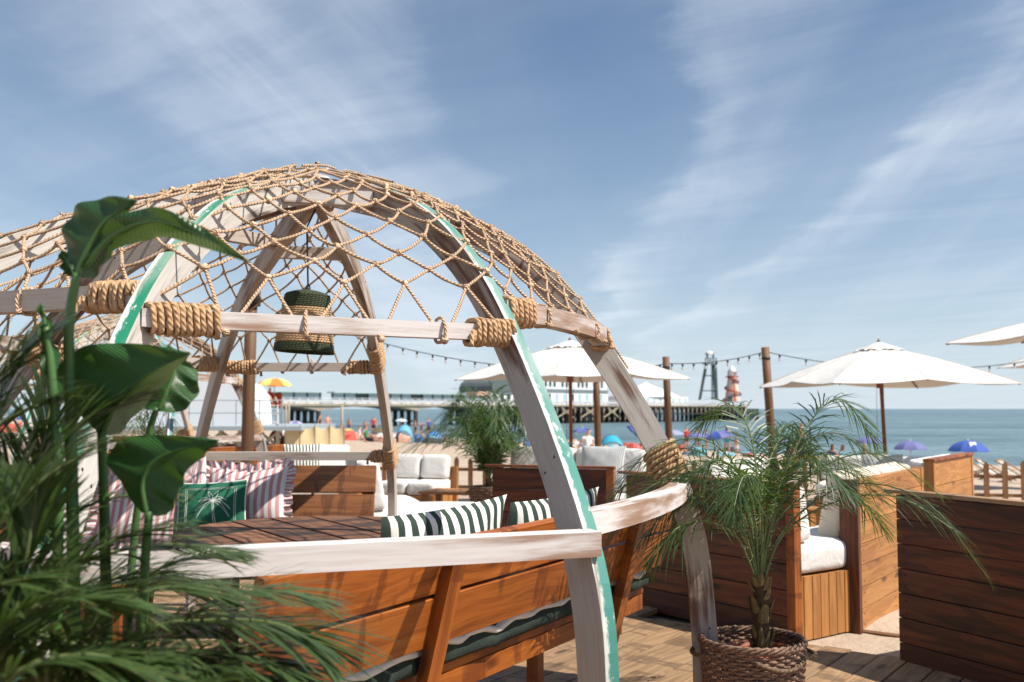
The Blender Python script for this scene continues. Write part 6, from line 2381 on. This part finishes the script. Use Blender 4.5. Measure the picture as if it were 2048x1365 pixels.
# windbreak: sagging cloth on stakes
def windbreak(label, px0, px1, Y, h, col):
    a, b = ground(px0, Y), ground(px1, Y + .8)
    root = thing('windbreak', label, 'windbreak', (a + b) / 2)
    n = 4
    for i in range(n + 1):
        p = lerp(a, b, i / n)
        mb = MB(); mb.tube([p + V((0, 0, -.1)), p + V((0, 0, h + .08))], .02, 5); mb.build('stake', M['pier_tan'], root)
    mb = MB()
    def fn(u, v):
        p = lerp(a, b, u)
        f = (u * n) % 1.0
        sag = .12 * math.sin(math.pi * f)
        return p + V((0, .10 * math.sin(math.pi * f) * v, (h - sag) * v + .02))
    mb.grid(fn, 32, 6)
    mb.build('cloth', cloth('windbreak_cloth_%s' % label[:5], col, .9, 2.0), root, True)
windbreak('tan cloth windbreak sagging between stakes, above the brown bench', 572, 690, 34, .80, (0.60, 0.47, 0.27))
def tent(label, px, Y, w, d, h, col):
    g = ground(px, Y)
    root = thing('beach_tent', label, 'tent', g, 'small tents on the beach')
    mb = MB()
    def fn(u, v):
        a = u * math.pi
        k = math.sin(math.pi * (.18 + .64 * v)) ** .7
        return g + V((-math.cos(a) * w / 2, (v - .5) * d, h * math.sin(a) ** .8 * k))
    mb.grid(fn, 14, 8)
    mb.build('shell', umat(col), root, True)
    mb = MB()
    for v in (.02, .5, .98):
        mb.tube([fn(i / 12, v) + V((0, 0, .01)) for i in range(13)], .02, 4)
    mb.build('hoop', M['steel'], root)
tent('bright turquoise beach tent behind the middle parasol pole', 1222, 40, 1.0, 1.1, .85, (0.02, .32, .50))
tent('pale blue beach tent under the white fringed umbrella', 810, 55, .95, 1.2, 1.0, (.12, .36, .56))
tent('olive brown beach tent right of the sitting crowd', 762, 58, 1.3, 1.2, .8, (.13, .10, .05))
tent('blue beach tent left of the dense palm', 868, 56, .9, 1.2, .75, (.05, .22, .5))
tent('orange beach tent right of the dense palm', 1000, 48, .8, 1.0, .75, (.75, .17, .03))
tent('green beach tent beside the orange one', 1022, 52, .9, 1.0, .8, (.03, .28, .15))
tent('blue grey low tent beyond the tan windbreak', 632, 64, 1.8, 1.4, .8, (.25, .42, .6))

# deck chairs beyond the right fence
def deckchair(label, px, Y, rot, mt):
    g = ground(px, Y)
    root = thing('deck_chair', label, 'deck chair', g, 'deck chairs beyond the right fence')
    x = V((math.cos(rot), math.sin(rot), 0)); y = V((-x.y, x.x, 0))
    for s in (-.28, .28):
        for (a, b) in (((-.45, .0), (.45, .55)), ((.45, .0), (-.4, .28))):
            mb = MB(); mb.tube([g + x * a[0] + y * s + V((0, 0, a[1])), g + x * b[0] + y * s + V((0, 0, b[1]))], .02, 5); mb.build('frame_rail', M['fence'], root)
    for (a, z) in ((.45, .55), (-.4, .28)):
        mb = MB(); mb.tube([g + x * a - y * .3 + V((0, 0, z)), g + x * a + y * .3 + V((0, 0, z))], .02, 5); mb.build('cross_rail', M['pine'], root)
    mb = MB()
    mb.grid(lambda u, v: g + x * lerp(-.4, .45, u) + y * lerp(-.26, .26, v) + V((0, 0, lerp(.28, .55, u) - .2 * math.sin(math.pi * u))), 10, 6, 0, lambda u, v: (v, u))
    mb.build('sling', mt, root, True)
deckchair('striped deck chair nearest to the right picture edge', 2030, 25, 2.4, M['green_stripe'])
deckchair('striped deck chair second from the right picture edge, beyond the fence', 1985, 27, 2.5, M['thin_stripe'])
deckchair('striped deck chair below the deep blue umbrella', 1945, 30, 2.2, M['green_stripe'])

# people: one skinned body per pose, evaluated once and reused
def body(name, joints, edges, radii, root_i):
    me = bpy.data.meshes.new(name)
    me.from_pydata([tuple(j) for j in joints], edges, [])
    o = bpy.data.objects.new(name, me)
    COL.objects.link(o)
    sk = o.modifiers.new('skin', 'SKIN')
    sk.use_smooth_shade = True
    ss = o.modifiers.new('sub', 'SUBSURF'); ss.levels = 1; ss.render_levels = 1
    for i, r in enumerate(radii):
        o.data.skin_vertices[0].data[i].radius = (r, r)
        o.data.skin_vertices[0].data[i].use_root = (i == root_i)
    bpy.context.view_layer.update()
    dg = bpy.context.evaluated_depsgraph_get()
    out = bpy.data.meshes.new_from_object(o.evaluated_get(dg))
    bpy.data.objects.remove(o)
    bpy.data.meshes.remove(me)
    return out
SKEL_E = [(0, 1), (1, 2), (2, 3), (3, 4), (4, 5), (2, 6), (6, 7), (7, 8), (2, 9), (9, 10), (10, 11), (0, 12), (12, 13), (13, 14), (14, 15), (0, 16), (16, 17), (17, 18), (18, 19)]
SKEL_R = [.125, .115, .12, .055, .085, .075, .055, .042, .035, .055, .042, .035, .085, .062, .042, .035, .085, .062, .042, .035]
stand = [(0, 0, .95), (0, 0, 1.18), (0, .01, 1.40), (0, 0, 1.50), (0, -.015, 1.60), (0, -.01, 1.69),
         (-.19, 0, 1.40), (-.25, .02, 1.13), (-.25, -.05, .88), (.19, 0, 1.40), (.27, .03, 1.14), (.22, -.10, .92),
         (-.09, 0, .90), (-.10, -.02, .50), (-.10, .02, .09), (-.11, -.12, .04), (.09, 0, .90), (.12, .01, .50), (.13, .05, .09), (.14, -.09, .04)]
walk = [(0, 0, .94), (0, -.02, 1.17), (0, -.04, 1.39), (0, -.06, 1.49), (0, -.09, 1.59), (0, -.09, 1.68),
        (-.19, -.04, 1.39), (-.24, .12, 1.15), (-.22, .10, .92), (.19, -.04, 1.39), (.24, -.16, 1.16), (.20, -.30, 1.02),
        (-.09, 0, .89), (-.09, -.16, .52), (-.10, -.12, .09), (-.10, -.26, .05), (.09, 0, .89), (.10, .06, .50), (.10, .28, .14), (.10, .20, .05)]
sit = [(0, 0, .13), (0, .07, .34), (0, .10, .55), (0, .07, .66), (0, .04, .76), (0, .04, .85),
       (-.19, .10, .54), (-.26, .20, .30), (-.28, .26, .06), (.19, .10, .54), (.25, -.06, .36), (.14, -.26, .36),
       (-.10, -.02, .12), (-.14, -.36, .38), (-.13, -.58, .08), (-.13, -.70, .04), (.10, -.02, .12), (.13, -.40, .34), (.14, -.66, .08), (.14, -.77, .04)]
lie = [(0, 0, .13), (-.22, 0, .14), (-.44, 0, .15), (-.56, 0, .16), (-.67, 0, .18), (-.76, 0, .18),
       (-.44, -.18, .14), (-.30, -.34, .07), (-.10, -.36, .05), (-.44, .18, .14), (-.52, .36, .10), (-.70, .34, .06),
       (.06, -.09, .12), (.44, -.11, .10), (.80, -.12, .07), (.86, -.13, .13), (.06, .09, .12), (.42, .12, .26), (.66, .12, .06), (.76, .12, .05)]
POSES = {}
for nm, J in (('stand', stand), ('walk', walk), ('sit', sit), ('lie', lie)):
    me = body('person_' + nm, J, SKEL_E, SKEL_R, 0)
    for k in range(3):
        me.materials.append(None)
    # slots: 0 skin, 1 clothes, 2 hair
    head = V(J[5]); neck = V(J[3]); hip = V(J[0]); chest = V(J[2])
    torso = chest - hip
    for p in me.polygons:
        c = V(p.center)
        t = (c - hip).dot(torso) / torso.length_squared
        d = (c - head)
        up = (head - neck).normalized()
        lat = (c - hip - torso * t).length
        if (c - V(J[4])).length < .17 and ((c - V(J[4])).dot(up) > .03 or (c - V(J[4])).y > .045):
            p.material_index = 2
        elif -.28 < t < 1.06 and lat < .205:
            p.material_index = 1
            if nm in ('stand', 'walk') and t > .30:
                p.material_index = 3
        else:
            p.material_index = 0
    me.materials.append(None)
    POSES[nm] = me
PMATS = {}
def pm(kind, c):
    k = (kind, c)
    if k not in PMATS:
        PMATS[k] = plain('person_%s_%d' % (kind, len(PMATS)), c, .7)
    return PMATS[k]
SKIN = [(0.50, 0.27, 0.18), (0.38, 0.19, 0.12), (0.58, 0.34, 0.25), (0.24, 0.11, 0.065)]
HAIR = [(0.03, 0.018, 0.012), (0.10, 0.05, 0.02), (0.30, 0.19, 0.08), (0.015, 0.012, 0.012)]
def person(label, px, Y, pose, rot, bottom, top=None, sk=0, hr=0, s=1.0, dz=0.0):
    o = bpy.data.objects.new('person', POSES[pose])
    COL.objects.link(o)
    g = ground(px, Y)
    o.location = g + V((0, 0, dz))
    o.rotation_euler = (0, 0, rot)
    o.scale = (s, s, s)
    skin = pm('skin', SKIN[sk]); b = pm('clothes', bottom); t = pm('clothes', top) if top else skin
    if pose in ('sit', 'lie') and top:
        b = t
    for i, m in enumerate((skin, b, pm('hair', HAIR[hr]), t)):
        o.material_slots[i].link = 'OBJECT'
        o.material_slots[i].material = m
    tag(o, label, 'person', 'people on the beach')
    return o
R_, W_, B_, K_, T_, P_, G_, Y_, N_ = (.5, .03, .03), (.75, .74, .72), (.05, .12, .4), (.02, .02, .025), (.03, .35, .42), (.6, .16, .25), (.03, .2, .08), (.7, .45, .05), (.03, .05, .15)
person('bare backed person with dark tied hair standing by the purple umbrellas', 1452, 54, 'stand', 2.6, T_, None, 0, 0)
person('person in a white top sitting beside the blue umbrella', 1178, 40, 'sit', 0.6, B_, W_, 2, 0, 1.25)
person('person in red top standing left of the purple umbrellas', 1371, 62, 'stand', .5, K_, R_, 0, 1)
person('dark haired person standing behind the purple umbrella, left one of two', 1393, 66, 'stand', 0, K_, K_, 1, 0)
person('dark haired person standing behind the purple umbrella, right one of two', 1411, 68, 'stand', 1, N_, B_, 1, 3)
person('swimmer standing in the shallow water beyond the purple umbrellas', 1471, 72, 'stand', 2, W_, None, 2, 1, 1, -.4)
person('person in dark trunks walking by the pole right of the palm crown', 1597, 40, 'walk', 1.2, K_, None, 0, 1)
person('bare chested person sitting between the palm fronds and the fence', 1664, 34, 'sit', 2.2, N_, None, 1, 0)
person('person with pink towel coloured top near the palm fronds', 1588, 30, 'sit', .4, P_, P_, 0, 0)
person('person standing in the water left of the white parasol pole', 1725, 66, 'stand', 1.4, R_, None, 0, 0, 1, -.2)
person('bare chested person seated left of the purple umbrella by the parasol pole', 1685, 35, 'sit', 1.0, T_, None, 3, 3)
person('tall pale person standing in the middle of the sitting crowd', 656, 78, 'stand', .3, P_, None, 2, 1)
person('person in black standing near the blue low tent', 640, 74, 'walk', 1.8, K_, K_, 0, 0)
person('person in pink sitting in the crowd, right of the tan windbreak', 670, 62, 'sit', .8, P_, P_, 2, 2)
person('person in coral top sitting just right of the one in pink', 682, 60, 'sit', -.6, R_, (.7, .2, .15), 0, 1)
person('person lying on the sand before the yellow umbrella', 706, 56, 'lie', .3, W_, None, 2, 2)
person('person standing at the water by the pale upright post', 699, 92, 'stand', 2.5, B_, None, 0, 0)
person('person standing far out at the water edge, before the pier arch', 731, 105, 'stand', .2, K_, None, 1, 0)
person('person sitting in green trunks left of the olive tent', 735, 52, 'sit', 1.3, G_, None, 0, 1)
person('person lying propped next to the one in green trunks', 748, 50, 'lie', -.5, K_, None, 0, 0)
person('person in red cap top standing by the olive tent', 748, 76, 'stand', 0, K_, R_, 0, 0)
person('person sitting in white before the olive tent', 722, 60, 'sit', 2.0, W_, W_, 2, 1)
person('person walking at the waterline right of the pale blue tent', 832, 84, 'walk', -1.2, K_, None, 1, 0)
person('person in dark top standing before the third pier arch', 843, 100, 'stand', 1, N_, N_, 0, 0)
person('person standing with blue shirt left of the dense palm', 858, 70, 'stand', .6, K_, B_, 0, 1)
person('person sitting in orange right of the dense palm', 1012, 40, 'sit', .9, Y_, (.75, .2, .03), 0, 0)
person('person in white standing right of the dense palm crown', 1010, 58, 'stand', 1.5, G_, W_, 0, 0)
person('person lying beneath the lilac umbrella in the crowd', 585, 58, 'lie', .2, B_, None, 0, 0)
person('person in red sitting just left of the tan windbreak', 558, 36, 'sit', 1.1, R_, R_, 1, 0)
person('lifeguard in red and yellow sitting on the tall stand', 541, 52, 'sit', .6, R_, R_, 0, 1, 1, at(0, 812, 52).z + .1 - ground(541, 52).z)
person('person in blue sitting far left behind the palm leaves', 90, 50, 'sit', .4, B_, B_, 0, 0)
person('person in white sitting far left between the palm leaves and the domes', 150, 46, 'sit', -.5, W_, W_, 0, 1)
person('person in red lying far left behind the palm leaves', 110, 40, 'lie', .6, R_, R_, 0, 0)
person('person standing far left near the white and blue umbrella', 165, 60, 'stand', .6, T_, None, 1, 0)
# the cluttered far edge of the crowd that nobody could count
def clutter():
    rr = random.Random(3)
    mb = MB()
    for i in range(260):
        px = rr.choice([rr.uniform(560, 880), rr.uniform(-40, 300), rr.uniform(980, 1060), rr.uniform(1130, 1500)])
        Y = rr.uniform(55, 118)
        g = ground(px, Y)
        q = SHORE_N.dot(g)
        if q > SHORE_Q - 4: continue
        w = rr.uniform(.25, .8); h = rr.uniform(.12, .55); d = rr.uniform(.3, .9)
        b = len(mb.v)
        n = 7
        m = rr.randrange(7)
        for j, f in enumerate((1.0, .95, .6)):
            for k in range(n):
                a = 2 * math.pi * k / n
                mb.v.append(g + V((w * f * math.cos(a) * rr.uniform(.7, 1.1), d * f * math.sin(a) * rr.uniform(.7, 1.1), h * (0, .6, 1)[j])))
        for j in range(2):
            for k in range(n):
                l = (k + 1) % n
                mb.face((b + j * n + k, b + j * n + l, b + j * n + n + l, b + j * n + n + k), None, m)
        mb.face([b + 2 * n + k for k in range(n)], None, m)
    cols = [(.6, .36, .26), (.55, .3, .22), (.7, .68, .65), (.08, .16, .36), (.5, .08, .06), (.05, .05, .06), (.15, .4, .5)]
    o = mb.build('beach_clutter', [umat(c) for c in cols])
    tag(o, 'distant jumble of towels, bags and sunbathers on the sand', None, None, 'stuff')
clutter()
